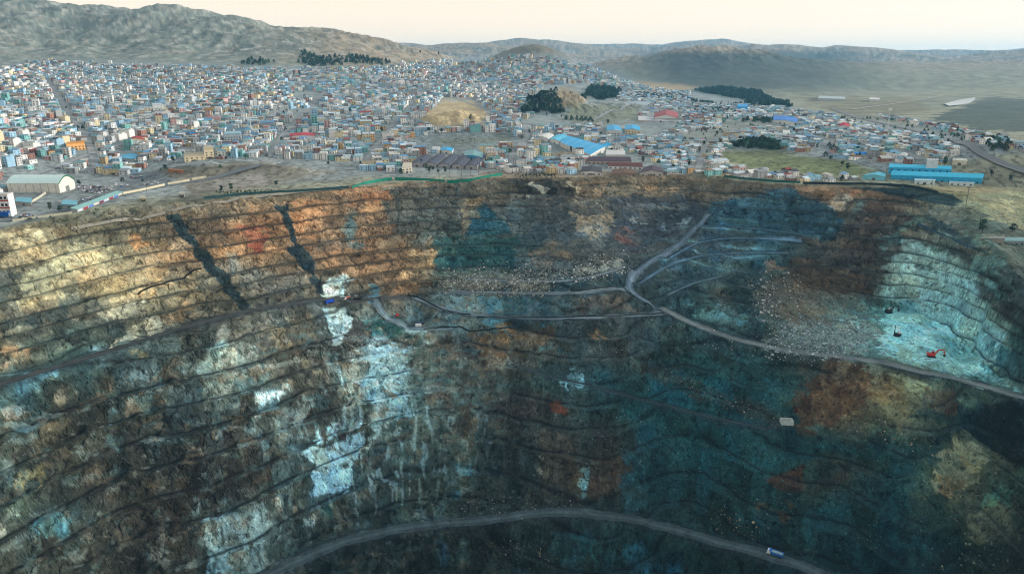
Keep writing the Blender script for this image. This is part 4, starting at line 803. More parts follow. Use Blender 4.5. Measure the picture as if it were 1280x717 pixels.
QB = [
 ('factory', 'large factory with a bright blue striped metal roof', 'factory', [(700,183),(712,174),(757,189),(738,197)], 8, WHT, BLU, 'gable', 1.0, 9, 4),
 ('factory_annex', 'blue-roofed annex joined behind the left end of the big blue factory', 'factory', [(687,178),(698,170),(711,174),(699,181)], 7, WHT, BLU2, 'gable', 1.5, 0, 1),
 ('storage_hall', 'white-roofed hall at the left end of the blue factory', 'hall', [(672,174),(679,169),(692,172),(685,178)], 7, WHT, M((220, 218, 208)), 'gable', 2, 0, 0),
 ('office_block', 'long low white block at the right end of the blue factory', 'building', [(757,197),(758,192),(781,193),(781,198)], 6, WHT, M((205, 205, 200)), 'flat', 0, 6, 0),
 ('workshop', 'small blue-roofed workshop behind the right end of the blue factory', 'workshop', [(746,184),(752,179),(765,183),(760,188)], 5, WHT, BLU, 'gable', 1.4, 0, 0),
 ('barracks', 'long building with a dark purple roof in front of the blue factory', 'building', [(734,205),(741,198),(786,200),(789,206)], 5, M((176, 160, 150)), PUR, 'gable', 3, 6, 0),
 ('barracks', 'dark-roofed white row house nearest the rim below the purple roof', 'building', [(726,218),(728,212),(752,213),(752,219)], 4, WHT, DRK, 'gable', 2, 6, 0),
 ('barracks', 'dark purple-roofed house at the right end of the rim row', 'building', [(800,219),(805,212),(826,213),(828,220)], 5, M((190, 185, 175)), PUR, 'gable', 3, 6, 0),
 ('barracks', 'long reddish-roofed row behind the middle of the rim houses', 'building', [(760,211),(762,206),(801,207),(803,212)], 4, WHT, M((100, 62, 60)), 'gable', 2, 6, 0),
 ('barracks', 'brown-roofed shed between the rim houses and the purple roof', 'building', [(764,220),(766,214),(795,215),(795,221)], 4, M((150, 135, 120)), M((110, 86, 70)), 'gable', 1.6, 6, 0),
 ('workshop', 'white-striped blue hall beside the junction above the factory', 'workshop', [(758,167),(759,159),(774,160),(778,168)], 7, WHT, BLU, 'gable', 2, 8, 4),
 ('sports_hall', 'cream-walled hall with a blue front roof below the red-roofed school', 'hall', [(781,168),(781,161),(799,162),(800,169)], 9, CRM, BLU, 'gable', 3, 6, 0),
 ('school', 'white school with a red roof striped in pale bands', 'school', [(817,149),(818,146),(847,146),(848,149)], 11, WHT, RED, 'gable', 7, 5, 6),
 ('school_wing', 'long low white school wing with a red base line in front of the red roof', 'school', [(798,152),(798,147),(851,148),(851,153)], 4, M((214, 196, 190)), M((205, 205, 205)), 'flat', 0, 6, 0),
 ('long_hall', 'long grey-roofed hall behind the red-roofed school', 'hall', [(778,133),(780,129),(812,130),(811,134)], 7, WHT, M((165, 175, 178)), 'gable', 2, 0, 0),
 ('market_hall', 'hall with a light teal roof right of the dark shed rows', 'hall', [(580,200),(582,192),(604,195),(603,203)], 7, M((80, 165, 205)), TEAL, 'gable', 2, 6, 2),
 ('market_hall', 'narrow bright blue hall behind the dark shed rows', 'hall', [(551,191),(553,186),(567,188),(565,193)], 5, WHT, BLU, 'gable', 1.5, 0, 0),
 ('brick_house', 'pink brick house block right of the asphalt lot', 'house', [(646,189),(648,183),(658,183),(657,190)], 9, M((190, 150, 130)), GRY, 'flat', 0, 4, 0),
 ('works_hall', 'long turquoise-roofed hall at the back of the riverside-blue works', 'works', [(1110,217),(1113,210),(1186,211),(1188,217)], 8, M((70, 165, 200)), BLU2, 'gable', 3, 7, 0),
 ('works_hall', 'longest bright blue hall at the front of the blue works', 'works', [(1113,224),(1116,218),(1230,221),(1226,230)], 7, M((60, 160, 200)), BLU2, 'gable', 4, 7, 0),
 ('works_shed', 'pale turquoise shed at the left end of the blue works', 'shed', [(1078,224),(1090,217),(1107,217),(1106,226)], 5, M((120, 190, 205)), M((90, 185, 205), .5, .15), 'gable', 2, 0, 0),
 ('tower_block', 'plain white tower block standing inside the blue works', 'tower', [(1156,217),(1157,213),(1170,213),(1170,217)], 17, WHT, M((200, 200, 200)), 'flat', 0, 0, 0),
 ('shed', 'white flat shed in front of the blue works beside the pole', 'shed', [(1143,230),(1143,226),(1168,227),(1168,231)], 5, M((205, 220, 222)), M((170, 205, 215)), 'flat', 0, 6, 0),
 ('shed', 'longest low white shed in front of the right end of the blue works', 'shed', [(1186,231),(1187,228),(1217,230),(1217,233)], 4, M((205, 220, 222)), M((180, 205, 212)), 'flat', 0, 6, 0),
 ('pale_hall', 'pale low hall on the mound behind the blue works', 'hall', [(1190,206),(1192,201),(1206,201),(1208,206)], 6, M((215, 205, 180)), M((225, 222, 205)), 'gable', 2, 0, 0),
 ('shed', 'grey two-part shed with a cream end wall at the right edge', 'shed', [(1226,300),(1230,294),(1255,299),(1254,307)], 7, M((150, 148, 136)), M((130, 132, 128)), 'flat', 0, 6, 0),
 ('farm_house', 'house with a pale teal roof at the right edge beside a dark tree', 'house', [(1246,300),(1252,292),(1281,297),(1281,307)], 5, M((150, 160, 160)), M((135, 170, 170)), 'gable', 2, 5, 0),
 ('long_hall', 'isolated long pale hall at the foot of the far ridge', 'hall', [(1022,126),(1024,122),(1056,123),(1056,126)], 9, M((190, 195, 190)), M((180, 190, 188)), 'flat', 0, 0, 0),
 ('chapel', 'small white building alone on the plain above the white track', 'building', [(1086,127),(1087,125),(1099,125),(1099,127)], 8, WHT, WHT, 'flat', 0, 0, 0),
 ('fort_house', 'cream fort-like building on a bare mound above the road', 'building', [(231,203),(233,196),(253,194),(256,200)], 8, M((220, 205, 170)), M((190, 178, 150)), 'flat', 0, 6, 0),
 ('house_tower', 'taller cream block at the right end of the fort-like building', 'building', [(256,199),(256,194),(267,193),(268,198)], 14, M((215, 200, 165)), M((190, 178, 150)), 'flat', 0, 5, 0),
 ('orange_house', 'house with an orange upper storey near the left edge of town', 'house', [(84,188),(85,183),(106,182),(107,187)], 10, M((225, 170, 105)), M((220, 150, 70)), 'flat', 0, 5, 0),
 ('red_roof_house', 'cream house with a small red roof above the teal shed roofs', 'house', [(160,182),(161,177),(181,177),(182,182)], 9, M((225, 205, 165)), RED, 'gable', 3, 5, 0),
 ('shed', 'broad sky-blue shed roof left of the fort-like building', 'shed', [(142,203),(150,192),(174,192),(168,203)], 5, M((160, 170, 170)), M((70, 165, 200), .5, .15), 'gable', 1.5, 0, 0),
 ('tall_house', 'grey-white four-storey block left of the floodlight mast', 'building', [(281,178),(282,173),(302,173),(302,178)], 14, M((190, 200, 205)), M((150, 185, 195)), 'flat', 0, 4, 0),
 ('red_roof_hall', 'long low hall with a crimson roof right of the floodlight mast', 'hall', [(362,174),(363,169),(394,169),(394,174)], 6, M((215, 205, 200)), M((190, 70, 85)), 'gable', 2, 5, 0),
 ('blue_hall', 'cobalt blue hall roof high in the far town', 'hall', [(617,104),(618,101),(632,101),(632,104)], 9, WHT, M((30, 110, 200)), 'gable', 3, 0, 0),
 ('school', 'long blue-roofed building below the dark wood on the right', 'school', [(966,153),(967,148),(997,151),(996,157)], 7, WHT, M((40, 125, 205), .55), 'gable', 2.5, 0, 0),
 ('blue_house', 'bright sky-blue block among white houses right of the school', 'house', [(921,139),(922,135),(934,135),(934,139)], 12, M((60, 165, 225)), M((70, 160, 215)), 'flat', 0, 0, 0),
 ('crimson_house', 'crimson-roofed house beside the road on the right', 'house', [(1048,163),(1049,159),(1061,159),(1061,163)], 8, WHT, M((190, 45, 70)), 'gable', 3, 0, 0),
 ('shed', 'teal-roofed low shed beside the scrap yard left of the stalls', 'shed', [(78,260),(80,254),(97,255),(96,261)], 4, M((150, 160, 160)), CYA, 'flat', 0, 0, 0),
 ('shed', 'grey-walled shed with a teal roof in front of the arched warehouse', 'shed', [(20,256),(22,251),(40,252),(40,258)], 4, M((165, 160, 150)), CYA, 'flat', 0, 0, 0),
 ('brick_shed', 'brick shed beside the cream perimeter wall', 'shed', [(211,216),(212,212),(229,213),(229,217)], 4, M((165, 115, 80)), M((150, 110, 85)), 'flat', 0, 0, 0),
 ('tan_house', 'tan flat-roofed house at the back of the car lot', 'house', [(133,218),(134,213),(150,213),(150,219)], 7, M((195, 180, 145)), M((170, 160, 135)), 'flat', 0, 4, 0),
 ('guard_hut', 'lone cream concrete hut on the slope below the road', 'hut', [(175,252),(176,249),(182,249),(183,252)], 4, M((200, 190, 160)), M((185, 178, 155)), 'flat', 0, 3, 0),
 ('guard_hut', 'lone grey concrete hut farther right on the slope below the road', 'hut', [(224,247),(225,244),(231,244),(231,247)], 4, M((180, 175, 160)), M((175, 172, 160)), 'flat', 0, 3, 0),
 ('white_house', 'small white house standing alone above the green fence', 'house', [(503,217),(504,211),(515,210),(515,216)], 8, M((225, 215, 195)), M((205, 195, 175)), 'flat', 0, 4, 0),
]
for nm, lb, ct, q, h, wl, rf, kd, rs, wn_, st_ in QB:
    quad_building(nm, lb.replace('riverside-blue works', 'blue works'), ct, q, h, wl, rf, kd, rs, wn_ or 0, True, None, st_)
for k, w_ in enumerate(('leftmost', 'second from left', 'middle', 'fourth from left', 'rightmost')):
    o = 17*k
    quad_building('market_shed', '%s of five long dark-roofed sheds above the green fence' % w_, 'shed', [(514+o,208+.8*k),(528+o,197),(541+o,198),(528+o,209+.8*k)], 5, M((165, 162, 160)), M((78, 84, 98), .7), 'gable', 2.2, 0, True, 'dark market sheds')
for u, v, s_ in ((725,185,'the blue factory'),(833,146,'the red-roofed school'),(1170,221,'the blue works'),(570,203,'the dark sheds'),(570,174,'the asphalt lot'),(313,165,'the floodlight mast'),(248,198,'the cream fort house'),(1000,204,'the green field'),(570,140,'the bare knoll'),(1200,178,'the highway'),(95,186,'the orange house'),(160,197,'the sky-blue shed'),(378,171,'the crimson hall'),(765,202,'the purple roof'),(592,196,'the teal hall'),(800,164,'the cream sports hall'),(982,152,'the long blue roof'),(420,212,'the bare ground'),(345,215,'the spoil heap'),(60,190,'the left town edge'),(450,190,'the town centre'),(640,213,'the rim houses'),(870,214,'the rim bend'),(930,182,'the dark hedge'),(1105,165,'the right-hand mast'),(1230,205,'the water tank'),(110,232,'the car lot')): lm(u, v, s_)
# narrow three-storey house at the left edge
c = at(8, 270); t = thing('narrow_house', 'narrow white three-storey house with red bands at the left edge', 'house', (c[0]-2, c[1]+5, c[2]-.5), .1)
MB().box(-6, 6, -5, 5, 0, 21).build('walls', M((225, 222, 218)), t); MB().box(-6.4, 6.4, -5.4, 5.4, 21.03, 21.6).build('roof', M((200, 196, 190)), t)
for s_ in range(3):
    MB().box(-6.1, 6.1, -5.2, -5.02, 1+6.8*s_, 2.4+6.8*s_).build('balcony', M((165, 70, 70)), t)
    for k in (-3.5, 0, 3.5): MB().box(k-1.1, k+1.1, -5.12, -5.01, 3.2+6.8*s_, 5.6+6.8*s_).build('window', GLASS, t)
# stall row along the road
a, b = at(93, 265), at(150, 243); n_ = 9; ang = math.atan2(b[1]-a[1], b[0]-a[0]); L_ = math.hypot(b[0]-a[0], b[1]-a[1]); c = (a+b)/2
t = thing('stall_row', 'long teal-roofed row of stalls with coloured fronts along the road', 'stalls', (c[0], c[1], min(a[2], b[2])-.3), ang)
sl_ = (b[2]-a[2])/L_
MB().add([(-L_/2,-3,-1),(L_/2,-3,-1),(L_/2,3,-1),(-L_/2,3,-1),(-L_/2,-3,3.4),(L_/2,-3,3.4+sl_*L_),(L_/2,3,3.4+sl_*L_),(-L_/2,3,3.4)], [(3,2,1,0),(4,5,6,7),(0,1,5,4),(1,2,6,5),(2,3,7,6),(3,0,4,7)]).build('walls', M((170, 172, 168)), t)
MB().add([(-L_/2-.5,-4,3.3),(L_/2+.5,-4,3.3+sl_*L_),(L_/2+.5,3.6,4.6+sl_*L_),(-L_/2-.5,3.6,4.6),(-L_/2-.5,-4,3.6),(L_/2+.5,-4,3.6+sl_*L_),(L_/2+.5,3.6,4.9+sl_*L_),(-L_/2-.5,3.6,4.9)], [(3,2,1,0),(4,5,6,7),(0,1,5,4),(1,2,6,5),(2,3,7,6),(3,0,4,7)]).build('roof', M((140, 185, 180), .6), t)
for k in range(n_):
    x = -L_/2+L_*(k+.5)/n_; MB().box(x-L_/n_*.42, x+L_/n_*.42, -3.1, -3.02, .2+sl_*(x+L_/2), 2.9+sl_*(x+L_/2)).build('shutter', M([(200,205,215),(150,70,80),(90,130,190),(210,200,190),(120,60,90)][k % 5]), t)
# walls and fences
def wall_line(name, label, cat, pts, h, th, m, post=None, group=None, step=8):
    q = resample([at(u, v) for u, v in pts], step); c = q.mean(0); t = thing(name, label, cat, (c[0], c[1], float(q[:, 2].min())), 0, group); q = q-np.array([c[0], c[1], q[:, 2].min()])
    tg = np.gradient(q[:, :2], axis=0); tg /= np.linalg.norm(tg, axis=1)[:, None]; n = np.stack([-tg[:, 1], tg[:, 0]], 1)*th/2; L = len(q); vs = []
    for i in range(L): vs += [(q[i,0]+n[i,0], q[i,1]+n[i,1], q[i,2]-.6), (q[i,0]-n[i,0], q[i,1]-n[i,1], q[i,2]-.6), (q[i,0]-n[i,0], q[i,1]-n[i,1], q[i,2]+h), (q[i,0]+n[i,0], q[i,1]+n[i,1], q[i,2]+h)]
    fs = [(i*4+a_, i*4+(a_+1) % 4, i*4+4+(a_+1) % 4, i*4+4+a_) for i in range(L-1) for a_ in range(4)]+[(0,1,2,3), (4*L-1, 4*L-2, 4*L-3, 4*L-4)]
    MB().add(vs, fs).build('panel', m, t)
    if post:
        for i in range(0, L, 2): MB().box(q[i,0]-.15, q[i,0]+.15, q[i,1]-.15, q[i,1]+.15, q[i,2]-.5, q[i,2]+h+.35).build('post', post, t)
    return t
GRN = M((36, 135, 112), .8, .3); STL = M((120, 124, 124))
wall_line('perimeter_wall', 'long cream perimeter wall left stretch beside the road', 'wall', [(154,243),(180,238),(206,232)], 2.6, .6, M((212, 202, 172)))
wall_line('perimeter_wall', 'middle stretch of the cream perimeter wall', 'wall', [(210,231),(224,229),(237,226)], 2.6, .6, M((212, 202, 172)))
wall_line('perimeter_wall', 'short right stretch of the cream perimeter wall', 'wall', [(240,225),(258,222)], 2.4, .6, M((205, 196, 168)))
wall_line('perimeter_wall', 'pale wall along the pit side of the scrap yard', 'wall', [(16,277),(50,272),(90,267)], 2.2, .5, M((175, 172, 150)))
wall_line('perimeter_wall', 'pale wall leading to the arched warehouse', 'wall', [(40,253),(50,247),(60,240)], 2.2, .8, M((200, 195, 175)))
wall_line('mesh_fence', 'bright green mesh fence along the middle of the rim', 'fence', [(440,236),(455,231),(472,227),(490,225)], 3.4, .25, GRN, STL, 'green rim fence')
wall_line('mesh_fence', 'longest green mesh fence panel run above the dark grey face', 'fence', [(494,225),(520,225.5),(545,227),(556,228)], 3.4, .25, GRN, STL, 'green rim fence')
wall_line('mesh_fence', 'green mesh fence stretch curving up to the rim houses', 'fence', [(559,228.5),(580,228),(595,226),(606,222.5),(628,219)], 3.4, .25, GRN, STL, 'green rim fence')
wall_line('mesh_fence', 'dull dark green fence along the rim left of the bright green one', 'fence', [(255,249),(300,244),(350,241),(400,238),(436,235)], 2.8, .25, M((48, 78, 80), .8, .3), STL)
wall_line('mesh_fence', 'dark green fence below the rim houses right of centre', 'fence', [(905,221),(925,224),(960,227),(1000,229)], 2.6, .25, M((40, 96, 88), .8, .3), STL)
wall_line('mesh_fence', 'dark fence along the rim in front of the blue works', 'fence', [(1004,230),(1050,231),(1100,231.5),(1140,234),(1172,242)], 3.0, .3, M((38, 52, 56), .8, .3), STL)
wall_line('mesh_fence', 'blue-grey fence along the crest of the pale right-hand benches', 'fence', [(1146,280),(1160,286),(1172,292),(1200,304),(1216,312)], 2.2, .25, M((60, 90, 105), .8, .3), STL)
# masts, tank, poles
def mast(u, v, h, label):
    c = at(u, v); t = thing('floodlight_mast', label, 'mast', (c[0], c[1], c[2]-.5)); MB().tube((0,0,0), (0,0,h), .9, .5, 8).build('pole', M((205, 205, 200)), t)
    hd = MB().box(-3.2, 3.2, -.8, .8, h, h+5).build('lamp_head', M((215, 210, 195)), t)
    for k in range(6): MB().cbox(-2+2*(k % 3), -.9, h+1.4+2.2*(k//3), 1.4, .25, 1.4).build('lamp', M((235, 235, 230), .3), hd)
mast(314, 166, 40, 'tall white floodlight mast in the left town'); mast(1108, 169, 44, 'tall white floodlight mast in the right-hand town')
c = at(1128, 204); t = thing('water_tank', 'white bowl-shaped water tank on a stem beside the highway', 'water tank', (c[0], c[1], c[2]-.4)); MB().tube((0,0,0), (0,0,8), 1.1, 1.1, 10).build('stem', WHT, t)
MB().tube((0,0,8), (0,0,10.5), 1.6, 4.6, 14).tube((0,0,10.5), (0,0,13), 4.6, 3.8, 14).tube((0,0,13), (0,0,14), 3.8, 1, 14).build('bowl', M((230, 232, 230)), t)
PT = thing('utility_pole', 'x', 'pole', (0, 0, 0)); MB().tube((0,0,-.5), (0,0,12), .28, .2, 6).build('pole', M((120, 112, 100)), PT); MB().box(-1.6, 1.6, -.12, .12, 10.6, 10.9).build('crossarm', M((110, 104, 95)), PT)
POLES = [(549,224,'left of the dark sheds'),(562,222,'below the leftmost dark shed'),(577,221,'below the second dark shed'),(588,220,'below the middle dark shed'),(598,219,'below the rightmost dark shed'),(593,180,'on the asphalt lot'),(642,208,'right of the teal hall'),(720,216,'left of the rim row houses'),(778,212,'behind the rim row houses'),(789,214,'right of the brown shed'),(799,216,'at the corner of the purple house'),(824,205,'above the purple house'),(184,243,'at the cream wall gap'),(257,226,'at the end of the cream wall'),(138,240,'beside the car lot'),(131,246,'at the road junction by the stalls'),(470,222,'left of the white lone house'),(361,196,'below the crimson hall'),(1164,238,'in front of the white tower block'),(1203,296,'on the grey bank by the right-hand fence'),(1241,222,'at the right end of the blue works'),(905,214,'above the rim bend'),(960,214,'on the near edge of the green field'),(1075,222,'left of the blue works'),(668,216,'behind the dark cliff top')]
for i, (u, v, s_) in enumerate(POLES):
    o = PT if i == 0 else copy_tree(PT); c = at(u, v); o.location = (c[0], c[1], c[2]); o.rotation_euler.z = random.uniform(-.5, .5); tag(o, 'thin utility pole with crossarm '+s_, 'pole', 'utility poles round the rim')
o = copy_tree(PT); c = at(1207, 258); o.location = c; o.scale = (1.6, 1.6, 1.9); o.name = 'tall_pole'; tag(o, 'tallest dark utility pole, alone on the dry grass', 'pole')
# ================================================================== the town
CITY = [(-70,104),(-60,92),(0,86),(60,76),(150,82),(300,86),(470,86),(505,80),(560,74),(600,72),(640,70),(690,72),(735,84),(770,98),(800,101),(880,106),(900,112),(990,138),(1060,147),(1110,146),(1180,158),(1250,176),(1300,184),(1300,192),(1240,184),(1215,183),(1240,205),(1120,214),(1080,220),(1090,212),(1010,196),(960,186),(905,190),(905,206),(960,216),(1010,220),(1080,223),(1080,228),(1000,227),(930,222),(860,219),(830,220),(700,218),(645,216),(620,212),(600,217),(505,218),(498,216),(450,214),(440,205),(420,200),(330,198),(280,206),(270,222),(200,218),(150,240),(100,262),(60,268),(-70,284)]
HOLES = [[(82,266),(82,234),(162,234),(162,250),(112,270)],[(496,176),(560,164),(600,165),(642,166),(655,178),(630,186),(520,191)],[(528,148),(552,122),(590,122),(616,140),(606,154),(540,162)],[(650,142),(660,122),(682,108),(715,104),(780,110),(772,126),(740,130),(735,138)],
 [(512,212),(520,194),(606,186),(612,206),(612,222),(506,222)],[(668,182),(680,165),(770,190),(795,192),(830,208),(832,224),(715,224),(735,196)],[(752,172),(755,152),(850,136),(856,156),(812,172)],[(700,128),(790,126),(815,138),(756,160),(700,160),(652,164),(646,154)],
 [(900,208),(902,188),(960,184),(1050,198),(1104,212),(1085,224),(1030,217),(960,213)],[(905,188),(935,174),(980,180),(975,192)],[(862,132),(862,108),(985,122),(990,136),(940,132)],[(1070,232),(1080,212),(1112,206),(1240,214),(1240,236)],
 [(1030,132),(1070,140),(1112,149),(1155,158),(1200,170),(1228,182),(1250,196),(1320,224),(1310,240),(1255,214),(1228,200),(1205,184),(1150,172),(1100,162),(1050,152)],[(84,246),(90,220),(130,216),(150,220),(215,208),(262,200),(330,196),(420,212),(300,240),(140,262)],[(222,206),(230,190),(272,190),(272,204)],
 [(2,250),(4,212),(84,210),(88,248)],[(-5,285),(-2,242),(102,240),(104,270)],[(78,190),(82,180),(110,180),(110,191)],[(138,206),(148,188),(178,188),(172,206)],[(276,181),(278,170),(306,170),(306,181)],[(358,177),(360,166),(398,166),(398,177)],[(640,194),(645,180),(662,180),(662,194)],[(720,196),(676,200),(690,184),(735,186)],
 [(360,116),(380,112),(412,118),(400,124),(368,124)],[(335,140),(400,132),(412,138),(350,146)],[(1085,132),(1085,122),(1102,122),(1102,132)],[(1224,150),(1165,150),(1240,120),(1300,120),(1300,168)],[(1185,210),(1188,196),(1230,196),(1230,212)],[(962,156),(964,146),(1000,149),(1000,160)],[(1000,200),(1030,172),(1046,180),(1040,200)],[(498,220),(500,206),(520,206),(520,220)],[(905,150),(985,150),(985,160),(905,164)],[(850,168),(905,158),(905,172),(850,180)]]
crng = np.random.default_rng(21)
seeds = []
for k in range(46):
    r = 880*math.exp(crng.random()*1.35); a = R_(-37+74*crng.random()); seeds.append((r*math.sin(a), r*math.cos(a), R_(crng.uniform(-28, 28))))
seeds = np.array(seeds); hx, hy, hr, hk_ = [], [], [], []
for k, (sx, sy, th) in enumerate(seeds):
    n1 = np.arange(-68, 69); px = n1*11.2+(n1//7)*6; py = n1*11.0+(n1//2)*6.5
    gx, gy = np.meshgrid(px, py); gx = gx.ravel(); gy = gy.ravel(); c_, s_ = math.cos(th), math.sin(th)
    wx_ = sx+gx*c_-gy*s_; wy_ = sy+gx*s_+gy*c_
    d = (wx_[:, None]-seeds[None, :, 0])**2+(wy_[:, None]-seeds[None, :, 1])**2; m = d.argmin(1) == k
    hx.append(wx_[m]); hy.append(wy_[m]); hr.append(np.full(m.sum(), th)); hk_.append(np.full(m.sum(), k))
hx = np.concatenate(hx); hy = np.concatenate(hy); hr = np.concatenate(hr); hx += crng.normal(0, .7, len(hx)); hy += crng.normal(0, .7, len(hx))
keep = (hy > 500) & (np.hypot(hx, hy) < 3300); hx, hy, hr = hx[keep], hy[keep], hr[keep]; hz = zat(hx, hy); hu, hv = proj(hx, hy, hz)
ok = inpoly(hu, hv, CITY)
for h_ in HOLES: ok &= ~inpoly(hu, hv, h_)
AVEN = [[(0,232),(80,206),(180,172),(280,142),(420,118)],[(330,203),(352,170),(382,140),(410,112)],[(120,212),(112,180),(92,150),(72,120),(60,100)],[(450,210),(472,180),(500,150),(522,120),(540,100)],[(640,150),(560,118),(480,106),(400,101),(250,100),(100,100)],[(700,160),(760,140),(850,126),(960,140),(1060,155)],[(872,214),(882,182),(920,162),(1000,166),(1080,180),(1150,200)],[(0,160),(120,152),(240,158),(360,158),(480,168)],[(640,210),(640,190),(660,172),(655,152)]]
STREET = M((150, 152, 150), .95, .2)
for a_ in AVEN:
    strip('street', a_, 4.5, STREET, .45, 14); q = resample([at(u, v) for u, v in a_], 14); ok &= near_poly(hx, hy, q[:, :2], q[:, 2])[0] > 11
dn = fbm(hx/90, hy/90, 111, 2); right = ss(640, 900, hu)*.12+ss(2600, 3100, np.hypot(hx, hy))*.2
ok &= crng.random(len(hx)) > np.clip(.07+right+.5*ss(.25, .6, dn), 0, .9)
ok &= (zg-0 > -999)[0, 0]
hx, hy, hr, hz, hu, hv = [a[ok] for a in (hx, hy, hr, hz, hu, hv)]
pd = np.hypot(hx, hy); o_ = np.argsort(pd); hx, hy, hr, hz, hu, hv, pd = [a[o_] for a in (hx, hy, hr, hz, hu, hv, pd)]
NH = len(hx); print('houses', NH)
hw_ = crng.uniform(6.5, 11.8, NH); hd_ = crng.uniform(6.5, 11.8, NH); st = crng.choice([1, 2, 3, 4, 5], NH, p=[.30, .40, .2, .08, .02]); st = np.where(hu > 780, np.minimum(st, crng.choice([1, 2, 3], NH, p=[.6, .3, .1])), st)
big_ = crng.random(NH); hw_ = np.where(big_ < .09, hw_*crng.uniform(1.5, 2.6, NH), hw_); hd_ = np.where(big_ < .04, hd_*1.5, hd_)
hh_ = st*2.8+crng.uniform(.3, 1.2, NH)
WALLC = [('white', (218,216,210)), ('cream', (214,200,165)), ('brick', (150,112,98)), ('pink', (200,165,158)), ('pale blue', (150,185,205)), ('grey', (150,152,150)), ('teal', (120,172,168)), ('tan', (180,160,125)), ('ochre', (196,160,110)), ('light grey', (185,188,188))]
ROOFC = [('grey', (135,140,142)), ('teal metal', (112,150,156)), ('blue metal', (98,140,170)), ('rusty', (122,98,84)), ('light metal', (180,192,196)), ('dark', (70,75,82)), ('red', (150,72,68)), ('pale', (195,192,182)), ('bright blue', (50,130,200))]
wi = crng.choice(len(WALLC), NH, p=[.27, .09, .06, .05, .15, .13, .07, .03, .01, .14]); ri = crng.choice(len(ROOFC), NH, p=[.20, .22, .09, .04, .24, .06, .02, .124, .006]); rk = crng.choice([0, 1, 2], NH, p=[.5, .2, .3])   # flat, gable, shed
rk = np.where((hu > 640) & (crng.random(NH) < .5), 1, rk)
WALLC = [(n_, tuple(min(238, x*1.03+2) for x in c)) for n_, c in WALLC]; ROOFC = [(n_, tuple(min(235, x*1.03+2) for x in c)) for n_, c in ROOFC]
ORD = ['nearest the rim']+[w_+' from the rim' for w_ in 'second third fourth fifth sixth seventh eighth ninth tenth eleventh twelfth'.split()]
STW = ['', 'one-storey', 'two-storey', 'three-storey', 'four-storey', 'five-storey']
def where_(u, v):
    k = min(LM, key=lambda L: (L[0]-u)**2+4*(L[1]-v)**2); du, dv = u-k[0], v-k[1]
    rel = 'behind' if dv < -6 and abs(du) < abs(dv)*3 else ('in front of' if dv > 6 and abs(du) < abs(dv)*3 else ('left of' if du < 0 else 'right of'))
    return rel+' '+k[2]
def house_parts(t, w, d, h, wall, roof, kind, storeys, nwin, sides=True):
    MB().box(-w/2, w/2, -d/2, d/2, -1.2, h).build('walls', wall, t)
    if kind == 1:
        rs = w*.2; MB().gable(w, d, h+.03, d*.2).build('roof', roof, t)
        MB().add([(-w/2, -d/2, h), (-w/2, d/2, h), (-w/2, 0, h+d*.2)], [(0,1,2)]).build('gable_end', wall, t); MB().add([(w/2, -d/2, h), (w/2, d/2, h), (w/2, 0, h+d*.2)], [(0,1,2)]).build('gable_end', wall, t)
    elif kind == 2:
        e = .5; a, b = w/2+e, d/2+e; MB().add([(-a,-b,h+.05),(a,-b,h+.05),(a,b,h+1.2),(-a,b,h+1.2),(-a,-b,h+.25),(a,-b,h+.25),(a,b,h+1.4),(-a,b,h+1.4)], [(3,2,1,0),(4,5,6,7),(0,1,5,4),(1,2,6,5),(2,3,7,6),(3,0,4,7)]).build('roof', roof, t)
        MB().box(-w/2+.3, w/2-.3, d/2-.4, d/2-.1, h+.01, h+1.1).build('gable_end', wall, t)
    else:
        r = MB().box(-w/2-.15, w/2+.15, -d/2-.15, d/2+.15, h+.02, h+.3); r.build('roof', roof, t)
        p = MB(); p.box(-w/2-.1, w/2+.1, -d/2-.1, -d/2+.15, h+.31, h+.9).box(-w/2-.1, -w/2+.15, -d/2+.16, d/2-.16, h+.31, h+.9).box(w/2-.15, w/2+.1, -d/2+.16, d/2-.16, h+.31, h+.9).box(-w/2-.1, w/2+.1, d/2-.15, d/2+.1, h+.31, h+.9); p.build('parapet', wall, t)
        if storeys > 1: MB().box(w*.1, w*.4, d*.05, d*.4, h+.31, h+2.4).build('stair_hut', wall, t)
    if nwin:
        for s_ in range(storeys):
            for k in range(nwin):
                x = -w/2+w*(k+.5)/nwin
                if s_ == 0 and k == 0: MB().box(x-.7, x+.7, -d/2-.07, -d/2-.005, 0, 2.1).build('door', M((80, 66, 58)), t)
                else: MB().box(x-.65, x+.65, -d/2-.07, -d/2-.005, .9+2.8*s_, 2.2+2.8*s_).build('window', GLASS, t)
size = np.maximum(hw_, hd_)*np.maximum(hh_, 4)**.5/pd; big = np.argsort(-size)[:300]; isbig = np.zeros(NH, bool); isbig[big] = True
lab = {}
for rank, i in enumerate(sorted(big, key=lambda i: pd[i])):
    base = '%s %s house, %s %s roof, %s' % (STW[st[i]], WALLC[wi[i]][0], ('flat', 'pitched', 'sloping')[rk[i]], ROOFC[ri[i]][0], where_(hu[i], hv[i])); lab.setdefault(base, []).append(i)
labels = {}
for base, L in lab.items():
    for k, i in enumerate(L): labels[i] = base if len(L) == 1 else base+', '+ORD[min(k, 11)]
detail = set(sorted(big, key=lambda i: pd[i])[:130])
for i in big:
    if len(labels[i].split()) > 16: labels[i] = labels[i].replace('in front of the', 'before the').replace(' one-storey', '').replace('one-storey ', '').replace('two-storey ', '')
    if len(labels[i].split()) > 16: labels[i] = labels[i].replace(' the ', ' ').replace('light grey', 'grey')
    t = thing('house', labels[i], 'house', (hx[i], hy[i], hz[i]), hr[i], 'small houses of the town nearest the rim')
    house_parts(t, hw_[i], hd_[i], hh_[i], M(WALLC[wi[i]][1]), M(ROOFC[ri[i]][1], .7), rk[i], int(st[i]), 2 if i in detail else 0)
